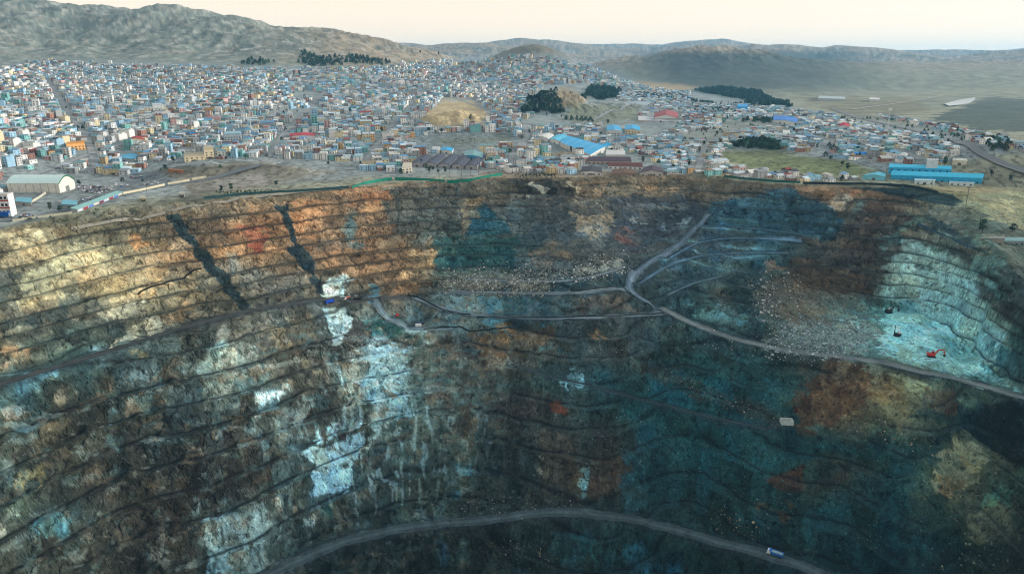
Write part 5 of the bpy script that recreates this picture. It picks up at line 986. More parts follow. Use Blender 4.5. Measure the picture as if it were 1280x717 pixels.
# mid-town blocks that stand out
blk_ = [i for i in range(NH) if not isbig[i] and 1150 < pd[i] < 2100 and st[i] >= 4]; random.Random(4).shuffle(blk_); blk_ = blk_[:56]; lab = {}
for i in blk_:
    isbig[i] = True; h = 11+3*(i % 4); lab.setdefault('%s apartment block with %s roof %s' % (WALLC[wi[i]][0], ROOFC[ri[i]][0], where_(hu[i], hv[i])), []).append((i, h))
for base, L in lab.items():
    for k, (i, h) in enumerate(L):
        t = thing('apartment_block', 'tall '+base.replace(' apartment block with', ' block,')+('' if len(L) == 1 else ', '+ORD[k]), 'building', (hx[i], hy[i], hz[i]), hr[i], 'taller blocks in the town'); w, d = 11, 12
        MB().box(-w/2, w/2, -d/2, d/2, -1.5, h).build('walls', M(WALLC[wi[i]][1]), t); MB().box(-w/2-.2, w/2+.2, -d/2-.2, d/2+.2, h+.02, h+.6).build('roof', M(ROOFC[ri[i]][1], .7), t)
        for s_ in range(int(h/3.4)):
            for x in (-2.8, 2.8): MB().box(x-1.2, x+1.2, -d/2-.07, -d/2-.005, 1+3.2*s_, 2.6+3.2*s_).build('window', GLASS, t)
# the thousands of small houses behind, as one mass
r_ = np.where(~isbig)[0]; n = len(r_)
def colmesh(name, V, Fq, Ft, Cv, kind='stuff'):
    me = bpy.data.meshes.new(name); nq, ntr = len(Fq), len(Ft); me.vertices.add(len(V)); me.vertices.foreach_set('co', V.astype(np.float32).ravel())
    idx = np.concatenate([Fq.ravel(), Ft.ravel()]).astype(np.int32); me.loops.add(len(idx)); me.loops.foreach_set('vertex_index', idx)
    me.polygons.add(nq+ntr); me.polygons.foreach_set('loop_start', np.concatenate([np.arange(nq)*4, nq*4+np.arange(ntr)*3]).astype(np.int32)); me.polygons.foreach_set('use_smooth', np.zeros(nq+ntr, bool)); me.update(calc_edges=True)
    ca = me.color_attributes.new('col', 'FLOAT_COLOR', 'POINT'); c4 = np.ones((len(V), 4), np.float32); c4[:, :3] = Cv; ca.data.foreach_set('color', c4.ravel())
    o = bpy.data.objects.new(name, me); COL.objects.link(o); o['kind'] = kind; return o
def attr_mat(name, rough, amt):
    m, nt, b = newmat(name); at_ = nd(nt, 'ShaderNodeAttribute', attribute_name='col'); g = nt.nodes.new('ShaderNodeNewGeometry'); f = noise_n(nt, g.outputs['Position'], .4, 3); f = math_n(nt, 'MULTIPLY_ADD', f, amt*2, 1-amt)
    c = nd(nt, 'ShaderNodeCombineColor'); [nt.links.new(f, c.inputs[i]) for i in range(3)]; mx = nd(nt, 'ShaderNodeMix', data_type='RGBA', blend_type='MULTIPLY'); mx.inputs[0].default_value = 1
    nt.links.new(at_.outputs['Color'], mx.inputs[6]); nt.links.new(c.outputs[0], mx.inputs[7]); nt.links.new(mx.outputs[2], b.inputs['Base Color']); b.inputs['Roughness'].default_value = rough; return m
WC = np.array([lin(c) for _, c in WALLC]); RC_ = np.array([lin(c) for _, c in ROOFC])
BOXF = np.array([(4,5,6,7),(0,1,5,4),(1,2,6,5),(2,3,7,6),(3,0,4,7)])
Vs, Fs, Ts, Cs = [], [], [], []; off = 0
def addv(P, col, quads=None, tris=None):
    """P: (n, k, 3) local points, one shape per house"""
    global off
    k = P.shape[1]; c_, s_ = np.cos(hr[r_])[:, None], np.sin(hr[r_])[:, None]
    W = np.stack([hx[r_][:, None]+P[:, :, 0]*c_-P[:, :, 1]*s_, hy[r_][:, None]+P[:, :, 0]*s_+P[:, :, 1]*c_, hz[r_][:, None]+P[:, :, 2]], -1)
    Vs.append(W.reshape(-1, 3)); Cs.append(np.repeat(col, k, 0)); b0 = off+np.arange(n)[:, None, None]*k
    if quads is not None: Fs.append((b0+np.array(quads)[None]).reshape(-1, 4))
    if tris is not None: Ts.append((b0+np.array(tris)[None]).reshape(-1, 3))
    off += n*k
w, d, h = hw_[r_], hd_[r_], hh_[r_]; z = np.zeros(n); o1 = np.ones(n)
def boxpts(x0, x1, y0, y1, z0, z1): return np.stack([np.stack(p, -1) for p in ((x0,y0,z0),(x1,y0,z0),(x1,y1,z0),(x0,y1,z0),(x0,y0,z1),(x1,y0,z1),(x1,y1,z1),(x0,y1,z1))], 1)
vary = np.exp(crng.normal(0, .16, n))[:, None]
addv(boxpts(-w/2, w/2, -d/2, d/2, z-2.5, h), WC[wi[r_]]*vary, BOXF)
k_ = rk[r_]; a, b = w/2+.35, d/2+.35; lo = h+.03; hi = np.where(k_ == 2, h+1.3, h+.03); rg = np.where(k_ == 1, h+d*.2, (lo+hi)/2)
Pq = np.stack([np.stack(p, -1) for p in ((-a,-b,lo),(a,-b,lo),(a,z,rg),(-a,z,rg),(a,b,hi),(-a,b,hi),(-a,-b,lo+.3),(a,-b,lo+.3),(a,z,rg+.3),(-a,z,rg+.3),(a,b,hi+.3),(-a,b,hi+.3))], 1)
addv(Pq, RC_[ri[r_]]*vary, [(6,7,8,9),(9,8,10,11),(0,1,7,6),(4,5,11,10),(1,2,8,7),(2,4,10,8),(5,3,9,11),(3,0,6,9)])
for s_ in range(4):
    for f in (-.27, .27):
        on = np.where(st[r_] > s_, 1., 0.); g_ = .75*on; x = f*w; z0 = .9+2.8*s_; y = -d/2-.05
        for side in (0, 1):
            if side == 0: Pq = np.stack([np.stack(p, -1) for p in ((x-g_, y, z+z0), (x+g_, y, z+z0), (x+g_, y, z+z0+1.3*on), (x-g_, y, z+z0+1.3*on))], 1)
            else:
                yy = f*d; xs = np.where(hx[r_] < 0, w/2+.05, -w/2-.05); Pq = np.stack([np.stack(p, -1) for p in ((xs, yy-g_, z+z0), (xs, yy+g_, z+z0), (xs, yy+g_, z+z0+1.3*on), (xs, yy-g_, z+z0+1.3*on))], 1)
            addv(Pq, np.repeat(lin((40, 50, 58))[None], n, 0), [(0,1,2,3)])
town = colmesh('town_houses', np.concatenate(Vs), np.concatenate(Fs), np.zeros((0, 3), int), np.concatenate(Cs)); town.data.materials.append(attr_mat('town_paint', .8, .25))
town['label'] = 'dense mass of small white, grey and brick houses filling the far town'
print('town', round(time.time()-T0, 1))
# ------------------------------------------------------------------ trees
LEAF = [M((58, 82, 66), .9, .45), M((68, 90, 68), .9, .45), M((50, 72, 64), .9, .45)]; BARK = M((80, 66, 54))
def crown(rs, n, rx, h0, h1, leaf):
    mb = MB(); cl = [(rs.uniform(-.6, .6)*rx, rs.uniform(-.6, .6)*rx, h0+(h1-h0)*rs.random(), rx*rs.uniform(.35, .7)) for _ in range(9)]
    for k in range(n):
        cx, cy, cz, r = cl[k % 9]; a_, b_ = rs.uniform(0, 6.28), math.acos(rs.uniform(-1, 1)); q = r*rs.uniform(.55, 1.1)
        p = np.array([cx+q*math.sin(b_)*math.cos(a_), cy+q*math.sin(b_)*math.sin(a_), max(h0*.8, cz+q*math.cos(b_)*.8)])
        u_ = np.array([rs.gauss(0, 1) for _ in range(3)]); u_ /= np.linalg.norm(u_); v_ = np.cross(u_, [rs.gauss(0, 1) for _ in range(3)]); v_ /= np.linalg.norm(v_)+1e-6
        mb.add([p-u_*leaf, p+v_*leaf*.7, p+u_*leaf, p-v_*leaf*.7], [(0,1,2,3)])
    return mb
TREES = []
for k in range(4):
    rs = random.Random(50+k); t = thing('tree', 'x', 'tree', (0, 0, 0)); hgt = 8
    mb = MB().tube((0,0,-.6), (.2,.1,4), .35, .2, 7)
    for b_ in range(4): mb.tube((.1,.05,2+b_*.5), (math.cos(b_*1.7)*1.6, math.sin(b_*1.7)*1.6, 4.6+b_*.4), .14, .05, 5)
    mb.build('trunk', BARK, t); crown(rs, 260, 2.7, 2.4, 7.4, .55).build('crown', LEAF[k % 3], t); TREES.append(t)
TSP = [(541,213,'below the leftmost dark shed'),(533,212,'left of the first pole'),(526,206,'beside the leftmost dark shed'),(548,216,'above the bright green fence'),(537,215,'just above the green fence'),(556,216,'between two poles by the sheds'),(616,211,'at the right end of the dark sheds'),(622,208,'below the pink roofs'),(634,210,'left of the rim houses'),(714,190,'at the left corner of the blue factory'),(740,170,'beside the red cottage'),(734,176,'behind the blue factory'),(765,190,'right of the blue factory'),(803,203,'above the purple-roofed house'),(712,206,'on the knoll by the barracks'),(826,154,'below the red-roofed school'),(760,155,'above the blue workshop'),(752,158,'on the slope by the road'),(700,142,'in the field below the wood'),(683,144,'at the foot of the wood'),(720,150,'beside the white villa'),(652,174,'right of the asphalt lot'),(588,150,'at the foot of the bare knoll'),(610,145,'right of the bare knoll'),(536,166,'along the top of the asphalt lot'),(545,167,'second along the lot edge'),(552,166,'third along the lot edge'),(500,189,'at the left end of the asphalt lot'),(530,190,'left of the rounded white hall'),(474,206,'in the lower town centre'),(490,194,'left of the asphalt lot corner'),(452,172,'in the town centre'),(388,182,'below the crimson hall'),(294,128,'in the upper left town'),(365,98,'at the foot of the left hill'),(410,206,'right end of the dark yard'),(345,232,'on the spoil heap edge'),(290,238,'below the spoil heap'),(276,240,'left on the spoil heap edge'),(217,204,'on the mound by the fort house'),(206,212,'left of the fort house'),(62,262,'in the scrap yard'),(75,264,'beside the teal shed'),(100,232,'behind the car lot'),(124,190,'in the left town street'),(1228,291,'large and dark beside the right-hand shed'),(1265,290,'behind the pale teal house'),(1239,220,'right of the blue works'),(1262,226,'at the far right of the works'),(1180,207,'behind the blue works'),(1060,212,'on the far edge of the green field'),(1052,207,'on the green field edge'),(1038,200,'at the top of the green field'),(900,182,'left of the dark hedge'),(893,150,'left of the long blue roof'),(905,148,'among the white villas'),(880,158,'below the school slope'),(868,140,'right of the school'),(862,206,'in the rim bend houses'),(848,196,'among grey houses below the knoll'),(841,212,'at the rim bend'),(874,190,'in the right-hand town'),(915,215,'near the rim below the field'),(948,219,'second near the rim below the field'),(627,62,'alone on the far hilltop'),(584,70,'on the far skyline saddle'),(570,70,'second on the far skyline saddle'),(591,71,'third on the far skyline saddle'),(525,67,'alone on the far left slope'),(548,69,'small on the far saddle')]
for i, (u, v, s_) in enumerate(TSP):
    if i < 4: o = TREES[i]
    else: o = copy_tree(TREES[i % 4])
    c = at(u, v); o.location = c; k = random.uniform(.75, 1.25)*(1.7 if v < 80 else 1)*(1.35 if u > 1225 and v > 280 else 1); o.scale = (k, k, k*random.uniform(.9, 1.2)); o.rotation_euler.z = random.uniform(0, 6); tag(o, 'dark green tree '+s_, 'tree', 'scattered dark trees')
def wood(name, label, polys, sp, hmin, hmax, extra=None):
    out = [] if extra is None else [extra]
    for pl in polys:
        pts = np.array([at(u, v)[:2] for u, v in pl]); lo, hi = pts.min(0), pts.max(0); nx, ny = int((hi[0]-lo[0])/sp)+1, int((hi[1]-lo[1])/sp)+1
        gx, gy = np.meshgrid(lo[0]+np.arange(nx)*sp, lo[1]+np.arange(ny)*sp); gx = gx.ravel()+crng.uniform(-.4, .4, gx.size)*sp; gy = gy.ravel()+crng.uniform(-.4, .4, gy.size)*sp
        m = poly_sd(gx, gy, pts) < fbm(gx/40, gy/40, 121, 2)*sp*1.5-1; m &= crng.random(len(gx)) < .85; out.append(np.stack([gx[m], gy[m]], 1))
    pos = np.concatenate(out); zz = zat(pos[:, 0], pos[:, 1]); k = 90 if extra is None else 36; n_ = len(pos); H_ = crng.uniform(hmin, hmax, n_)
    th = crng.uniform(0, 6.28, (n_, k)); f = crng.random((n_, k)); rad = H_[:, None]*.42*np.sqrt(np.clip(1-f**1.5, .05, 1))*crng.uniform(.55, 1.15, (n_, k))
    C0 = np.stack([pos[:, 0:1]+rad*np.cos(th), pos[:, 1:2]+rad*np.sin(th), zz[:, None]+H_[:, None]*(.12+.88*f)], -1)
    u_ = crng.normal(0, 1, (n_, k, 3)); u_ /= np.linalg.norm(u_, axis=-1, keepdims=True); v_ = np.cross(u_, crng.normal(0, 1, (n_, k, 3))); v_ /= np.linalg.norm(v_, axis=-1, keepdims=True); L = (H_*(.11 if extra is None else .17))[:, None, None]
    V = np.stack([C0-u_*L, C0+v_*L, C0+u_*L, C0-v_*L], 2).reshape(-1, 3); Fq = np.arange(len(V)).reshape(-1, 4)
    cc_ = np.repeat(lin((56, 80, 66))[None]*np.exp(crng.normal(0, .4, (n_, 1))), k*4, 0); o = colmesh(name, V, Fq, np.zeros((0, 3), int), cc_); o.data.materials.append(WOODM); o['label'] = label; return o
WOODM = attr_mat('foliage', .9, .3)
wood('woodland', 'dark conifer wood on the knoll above the blue factory', [[(653,141),(660,124),(680,117),(698,124),(708,141),(690,142)]], 8, 8, 13)
wood('woodland', 'dark conifer wood right of the bare knoll', [[(711,118),(735,108),(776,112),(772,122),(750,126),(735,119)]], 9, 8, 13)
wood('woodland', 'dark strips of trees below the far right ridge', [[(864,113),(900,109),(950,114),(986,129),(960,131),(930,124),(890,118)],[(930,128),(985,131),(986,135),(940,134)]], 11, 8, 13)
wood('hedge', 'dark belt of trees along the top of the green field', [[(908,185),(925,177),(955,175),(976,182),(972,188),(940,186)]], 7, 6, 10)
wood('woodland', 'dark patches of trees at the foot of the left hill', [[(372,80),(380,66),(390,70),(410,72),(440,70),(488,76),(486,83),(440,80),(400,84)],[(302,82),(310,74),(340,76),(335,83)]], 15, 9, 14)
wood('woodland', 'dark plantation beside the highway on the right', [[(1212,172),(1240,176),(1268,186),(1262,192),(1236,188)],[(1178,158),(1200,166),(1208,170),(1195,168)]], 8, 5, 9)
wood('woodland', 'bushy dark green thickets among the villas on the right', [[(905,144),(935,146),(965,150),(962,156),(930,152)],[(870,140),(905,134),(920,142),(890,144)],[(780,122),(800,116),(850,118),(900,130),(860,126),(800,124)],[(700,146),(740,150),(735,154),(705,150)]], 12, 5, 9)
gx = crng.uniform(-900, 1500, 9000); gy = crng.uniform(780, 2600, 9000); gu_, gv_ = proj(gx, gy, zat(gx, gy)); gm = inpoly(gu_, gv_, CITY)&(crng.random(9000) < .10+.5*ss(0, .5, fbm(gx/80, gy/80, 141, 2))*(.35+.65*ss(600, 850, gu_)))

for h_ in HOLES[:8]: gm &= ~inpoly(gu_, gv_, h_)
GARDEN = np.stack([gx[gm], gy[gm]], 1)
wood('garden_trees', 'small dark trees scattered between the houses of the town', [], 0, 3.5, 7, GARDEN)
wood('scrub', 'low dark scrub along the edge of the pit rim', [[(640,219),(690,216),(700,222),(650,224)],[(755,228),(800,226),(800,232),(760,233)],[(60,277),(120,264),(180,258),(180,264),(110,274)],[(270,240),(350,235),(350,240),(280,244)]], 4.5, 1, 2.6)
# ------------------------------------------------------------------ vehicles
def car(col, body='car'):
    t = thing('parked_car', 'x', 'car', (0, 0, 0)); m = M(col, .4, .1)
    MB().add([(-2.1,-.85,.35),(2.1,-.85,.35),(2.1,.85,.35),(-2.1,.85,.35),(-2.1,-.85,.85),(2.1,-.8,.8),(2.1,.8,.8),(-2.1,.85,.85)], [(3,2,1,0),(4,5,6,7),(0,1,5,4),(1,2,6,5),(2,3,7,6),(3,0,4,7)]).add([(-1.1,-.68,1.45),(.55,-.68,1.45),(.55,.68,1.45),(-1.1,.68,1.45),(-1.1,-.68,1.5),(.55,-.68,1.5),(.55,.68,1.5),(-1.1,.68,1.5)], [(4,5,6,7),(0,1,5,4),(1,2,6,5),(2,3,7,6),(3,0,4,7)]).build('body', m, t)
    MB().add([(-1.7,-.8,.86),(1.2,-.8,.86),(1.2,.8,.86),(-1.7,.8,.86),(-1.1,-.68,1.44),(.55,-.68,1.44),(.55,.68,1.44),(-1.1,.68,1.44)], [(0,1,5,4),(1,2,6,5),(2,3,7,6),(3,0,4,7)]).build('windows', GLASS, t)
    for x in (-1.3, 1.3):
        for y in (-.8, .8): MB().tube((x, y-.12, .34), (x, y+.12, .34), .34, .34, 8).build('wheel', M((28, 28, 30)), t)
    return t
CARC = [('white', (225,225,225)), ('silver', (165,170,175)), ('dark', (40,46,54)), ('blue', (60,100,160)), ('red', (150,50,50)), ('grey', (105,110,112))]
PROTO = {k: car(c) for k, c in CARC}; used = set()
LOTS = [('in the crowded lot right of the arched warehouse', [(90,230),(104,223),(128,224),(141,232),(142,238),(118,243),(98,238)], 5.6, 70), ('in the scrap yard at the left edge', [(24,270),(50,263),(56,268),(48,273),(28,276)], 5.4, 16), ('in the yard above the stall row', [(98,252),(112,246),(124,247),(116,253)], 5.6, 14), ('at the back of the road junction', [(160,219),(178,217),(178,222),(162,224)], 6.5, 8), ('along the wall right of the junction', [(178,230),(205,224),(208,227),(182,233)], 6.5, 10), ('on the asphalt lot in mid-town', [(560,174),(600,172),(600,177),(566,179)], 22, 8), ('on the wide grey road junction', [(138,229),(160,226),(165,232),(150,236)], 11, 5)]
for txt, pl, sp_c, mx_ in LOTS:
    pts = np.array([at(u, v)[:2] for u, v in pl]); lo, hi = pts.min(0), pts.max(0); cand = [(x+crng.uniform(-.5, .5), y+crng.uniform(-.4, .4)) for y in np.arange(lo[1], hi[1], sp_c*1.15) for x in np.arange(lo[0], hi[0], sp_c*.62)]
    cand = [c for c in cand if poly_sd(np.array([c[0]]), np.array([c[1]]), pts)[0] < 0 and crng.random() < .9][:mx_]
    for x, y in cand:
        nm = crng.choice([k for k, _ in CARC], p=[.42, .2, .16, .08, .04, .10]); o = PROTO[nm] if nm not in used else copy_tree(PROTO[nm]); used.add(nm)
        o.location = (x, y, ground(x, y)+.05); o.rotation_euler.z = 1.35+crng.normal(0, .15)+(math.pi if crng.random() < .5 else 0); tag(o, '%s car parked %s' % (nm, txt), 'car', 'cars parked '+txt)
for k in set(PROTO)-used:
    for ch in list(PROTO[k].children): bpy.data.objects.remove(ch)
    bpy.data.objects.remove(PROTO[k])
def wheels(t, xs, ys, r, wd, mname='wheel'):
    for x in xs:
        for y in ys: 
            w_ = MB().tube((x, y-wd/2, r), (x, y+wd/2, r), r, r, 12).build(mname, M((26, 27, 28)), t); MB().tube((x, y-wd/2-.03, r), (x, y+wd/2+.03, r), r*.5, r*.5, 8).build('rim', M((130, 130, 125)), w_)
def truck(label, uv, uv2, cab, bed, load=None, scale=1.):
    a, b = at(*uv), at(*uv2); t = thing('dump_truck', label, 'truck', a, math.atan2(b[1]-a[1], b[0]-a[0])); t.scale = (scale,)*3
    MB().box(-4.2, 4.2, -.5, .5, .75, 1.15).build('chassis', M((50, 54, 58)), t)
    c = MB().add([(2.2,-1.25,.8),(4.3,-1.25,.8),(4.3,1.25,.8),(2.2,1.25,.8),(2.2,-1.25,3.1),(3.8,-1.2,3.1),(3.8,1.2,3.1),(2.2,1.25,3.1)], [(3,2,1,0),(4,5,6,7),(0,1,5,4),(1,2,6,5),(2,3,7,6),(3,0,4,7)]).build('cab', M(cab, .5, .1), t)
    MB().add([(4.17,-1.05,1.9),(4.17,1.05,1.9),(3.92,1.05,2.9),(3.92,-1.05,2.9)], [(0,1,2,3)]).build('windscreen', GLASS, c)
    bd = MB(); bd.add([(-4.4,-1.3,1.25),(1.9,-1.3,1.25),(1.9,1.3,1.25),(-4.4,1.3,1.25),(-4.7,-1.5,2.9),(2,-1.5,3.1),(2,1.5,3.1),(-4.7,1.5,2.9)], [(3,2,1,0),(0,1,5,4),(1,2,6,5),(2,3,7,6),(3,0,4,7)])
    bd.add([(-4.5,-1.35,2.6),(1.85,-1.35,2.7),(1.85,1.35,2.7),(-4.5,1.35,2.6)], [(0,1,2,3)]); bd.add([(1.9,-1.5,3.1),(2.9,-1.4,3.45),(2.9,1.4,3.45),(1.9,1.5,3.1)], [(0,1,2,3)]); bd.build('dump_body', M(bed, .5, .15), t)
    if load: MB().add([(-4.2,-1.2,2.65),(1.6,-1.2,2.7),(1.6,1.2,2.7),(-4.2,1.2,2.65),(-1.4,0,3.6)], [(0,1,4),(1,2,4),(2,3,4),(3,0,4)]).build('load', M(load), t)
    for y in (-.85, .85): MB().box(4.31, 4.36, y-.2, y+.2, 1.15, 1.45).build('headlight', M((240, 235, 215), .3), t)
    wheels(t, (-3.4, -2.0, 3.2), (-1.15, 1.15), .62, .5); return t
truck('blue and white dump truck driving along the lowest haul road', (968,694), (952,690), (225,228,232), (55,120,200), (150,175,180), 1.45)
truck('blue dump truck parked at the pale chute on the upper haul road', (412,379), (400,381), (40,80,180), (28,78,190), None, 1.1)
tb = truck('dump truck with glowing headlights beside the blue truck', (434,373.5), (420,374.5), (205,195,190), (165,110,95), None, .9)
for y in (-.85, .85):
    e = MB().tube((4.37,y,1.3), (4.45,y,1.3), .28, .28, 8).build('headlamp', M((255, 205, 185), .3, 0, 0., 14.), tb)
def excavator(label, uv, rot, body, s=1.4, arm_up=False):
    c = at(*uv); t = thing('excavator', label, 'excavator', c, rot); t.scale = (s,)*3
    for y in (-1.15, 1.15):
        p = [(-2,.1),(-2.3,.5),(-1.9,.95),(1.9,.95),(2.3,.5),(2,.1)]; vs = [(x, y-.32, z) for x, z in p]+[(x, y+.32, z) for x, z in p]; MB().add(vs, [tuple(range(6)), tuple(range(6, 12))[::-1]]+[(i, i+6, (i+1) % 6+6, (i+1) % 6) for i in range(6)]).build('track', M((36, 38, 40)), t)
    bm = M(body, .5, .2); MB().tube((0,0,.9), (0,0,1.2), .9, .9, 12).build('turntable', M((50, 52, 54)), t)
    MB().box(-2.4, 1.6, -1.4, 1.4, 1.2, 2.3).box(-2.5, -1.2, -1.3, 1.3, 2.31, 2.75).build('house_body', bm, t)
    cb = MB().add([(.3,.35,2.31),(1.7,.35,2.31),(1.7,1.4,2.31),(.3,1.4,2.31),(.4,.4,3.5),(1.35,.4,3.5),(1.35,1.35,3.5),(.4,1.35,3.5)], [(3,2,1,0),(4,5,6,7),(0,1,5,4),(1,2,6,5),(2,3,7,6),(3,0,4,7)]).build('cab', M((225, 215, 205), .5) if body != (205,60,40) else bm, t)
    MB().box(.5, 1.3, .32, .345, 2.5, 3.3).build('window', GLASS, cb)
    def seg(p, q, wd, th):
        p, q = np.array(p, float), np.array(q, float); d = (q-p)/np.linalg.norm(q-p); n_ = np.array([-d[2], 0, d[0]])*th/2; y = np.array([0, wd/2, 0]); return MB().add([p-n_-y, q-n_*.7-y, q-n_*.7+y, p-n_+y, p+n_-y, q+n_*.7-y, q+n_*.7+y, p+n_+y], [(3,2,1,0),(4,5,6,7),(0,1,5,4),(1,2,6,5),(2,3,7,6),(3,0,4,7)])
    b1 = seg((1.2,-.3,1.9), (3.4,-.3,4.9), .6, .8); b1.v += seg((3.4,-.3,4.9), (6.2,-.3,5.2), .55, .65).v; b1.f += [tuple(i+8 for i in f) for f in b1.f]; b1.build('boom', bm, t)
    seg((6.2,-.3,5.3), (7.3,-.3,2.2), .45, .55).build('stick', bm, t)
    MB().add([(6.8,-.9,2.2),(7.8,-.9,2.1),(7.4,-.9,.7),(6.5,-.9,1.0),(6.8,.3,2.2),(7.8,.3,2.1),(7.4,.3,.7),(6.5,.3,1.0)], [(0,1,2,3),(7,6,5,4),(0,4,5,1),(1,5,6,2),(2,6,7,3),(3,7,4,0)]).build('bucket', M((60, 58, 56)), t)
    return t
excavator('red-orange excavator digging on the pale floor nearest the road', (1164,446), -.15, (205,60,40), 1.5)
excavator('dark excavator with a pale cab at the foot of the brown slope', (1111,391), .2, (52,50,50), 1.5)
c = at(1121,420); t = thing('drill_rig', 'dark drill rig with upright mast on the pale pit floor', 'drill rig', c, .1); t.scale = (1.35,)*3
for y in (-1, 1): MB().box(-2, 2, y-.3, y+.3, .05, .9).build('track', M((36, 38, 40)), t)
MB().box(-1.4, 2.6, -1.2, 1.2, .91, 2.3).build('engine_house', M((58, 54, 60)), t); MB().box(.8, 2.3, -1.1, .6, 2.31, 3.4).build('cab', M((225, 215, 220)), t); MB().tube((-2.4,0,.4), (-2.1,0,9), .28, .2, 8).tube((-1.4,0,1.5), (-2.2,0,5.5), .14, .14, 6).build('mast', M((48, 46, 60)), t)
c = at(497,395); t = thing('loader', 'small red loader on the grey ramp below the haul road', 'loader', c, 1.2); MB().box(-2.2, .6, -1, 1, .8, 2.0).build('body', M((200, 60, 50), .5), t); MB().box(-.6, .6, -.8, .8, 2.01, 3.1).build('cab', M((170, 60, 55), .5), t); MB().tube((.6,-.7,1.4), (3,-.7,.8), .18).tube((.6,.7,1.4), (3,.7,.8), .18).build('lift_arm', M((190, 60, 50), .5), t); MB().box(2.9, 3.9, -1.3, 1.3, .2, 1.2).build('bucket', M((70, 66, 64)), t); wheels(t, (-1.4, 1.2), (-1.05, 1.05), .75, .5)
c = at(448,374); t = thing('crusher', 'dark machine with a pale hopper right of the lit truck', 'machine', c, .1); t.scale = (1.2,)*3; MB().box(-4, 3, -1.2, 1.2, .6, 1.6).build('frame', M((50, 50, 52)), t); MB().add([(-3,-1.6,3.6),(0,-1.6,3.6),(0,1.6,3.6),(-3,1.6,3.6),(-2.2,-.8,1.65),(-.8,-.8,1.65),(-.8,.8,1.65),(-2.2,.8,1.65)], [(4,5,1,0),(5,6,2,1),(6,7,3,2),(7,4,0,3)]).build('hopper', M((170, 165, 155)), t); MB().add([(1,-.5,1.5),(7,-.5,4),(7,.5,4),(1,.5,1.5),(1,-.5,1.9),(7,-.5,4.4),(7,.5,4.4),(1,.5,1.9)], [(3,2,1,0),(4,5,6,7),(0,1,5,4),(1,2,6,5),(2,3,7,6),(3,0,4,7)]).build('conveyor', M((44, 42, 44)), t); wheels(t, (-3, 2), (-1.1, 1.1), .55, .4)
c = at(523,408); t = thing('pump_unit', 'white pump unit beside a dark tank at the end of the black pipes', 'pump', c, .2); MB().box(-3, 3, -1.5, 1.5, .3, 2.8).build('cabin', M((225, 228, 228), .5), t); MB().tube((-3,3.2,1.6), (6,3.2,1.6), 1.5, 1.5, 14).build('tank', M((44, 40, 52), .5), t); MB().tube((3,0,1.2), (7,0,.6), .35).build('outlet', M((190, 192, 192)), t)
c = at(983,529); t = thing('sump_tank', 'open pale concrete tank on the brown slope on the right', 'tank', c, -.12); mb = MB(); W_, D_ = 5.2, 3.4
mb.box(-W_, W_, -D_, -D_+.4, -3, 4).box(-W_, W_, D_-.4, D_, -3, 4).box(-W_, -W_+.4, -D_+.41, D_-.41, -3, 4).box(W_-.4, W_, -D_+.41, D_-.41, -3, 4); mb.build('tank_walls', M((205, 215, 212)), t); MB().box(-W_+.41, W_-.41, -D_+.41, D_-.41, .5, .9).build('tank_floor', M((26, 32, 32)), t)
c = at(9,272); t = thing('box_truck', 'blue box truck parked at the left edge of the scrap yard', 'truck', c, .15); t.scale = (1.5,)*3; MB().box(-4, 1.6, -1.3, 1.3, .9, 3.6).build('cargo_box', M((20, 90, 170), .5), t); MB().add([(1.7,-1.2,.7),(3.6,-1.2,.7),(3.6,1.2,.7),(1.7,1.2,.7),(1.7,-1.2,2.9),(3.1,-1.15,2.9),(3.1,1.15,2.9),(1.7,1.2,2.9)], [(3,2,1,0),(4,5,6,7),(0,1,5,4),(1,2,6,5),(2,3,7,6),(3,0,4,7)]).build('cab', M((215, 220, 225), .5), t); MB().box(-4, 3, -.5, .5, .5, .88).build('chassis', M((40, 42, 44)), t); wheels(t, (-3, 2.6), (-1.1, 1.1), .5, .4)
# pipes
def pipe(label, pts, r, m, group=None, lift=.4, kind='pipe'):
    q = resample([at(u, v) for u, v in pts], 3.5); q[:, 2] = zat(q[:, 0], q[:, 1])+lift; c = q.mean(0); mb = MB()
    for a_, b_ in zip(q[:-1], q[1:]): mb.tube(a_-c, b_-c+(b_-a_)*.06, r, r, 6)
    o = mb.build(kind, m, None, c); return tag(o, label, 'pipe', group)
BLK = M((20, 24, 28), .6); PALE = M((165, 175, 178), .7)
pipe('black pipe along the upper edge of the curving grey road', [(510,369),(528,374),(545,383),(562,390),(580,393),(588,393)], .75, BLK)
pipe('longest black pipe beside the road across the middle of the pit', [(596,396),(640,397),(700,397),(760,396),(800,393),(830,391)], .6, BLK)
pipe('black pipe running from the pump unit along the pale ledge', [(530,412),(548,409),(566,408),(580,412),(600,413),(640,411)], .75, BLK)
pipe('short black pipe on the tan benches at left', [(173,368),(180,362),(208,353),(235,342),(252,336)], .8, BLK)
pipe('pale pipe lying along the road below the rubble shelf', [(560,363),(600,365),(660,366),(720,366),(770,360)], .45, PALE)
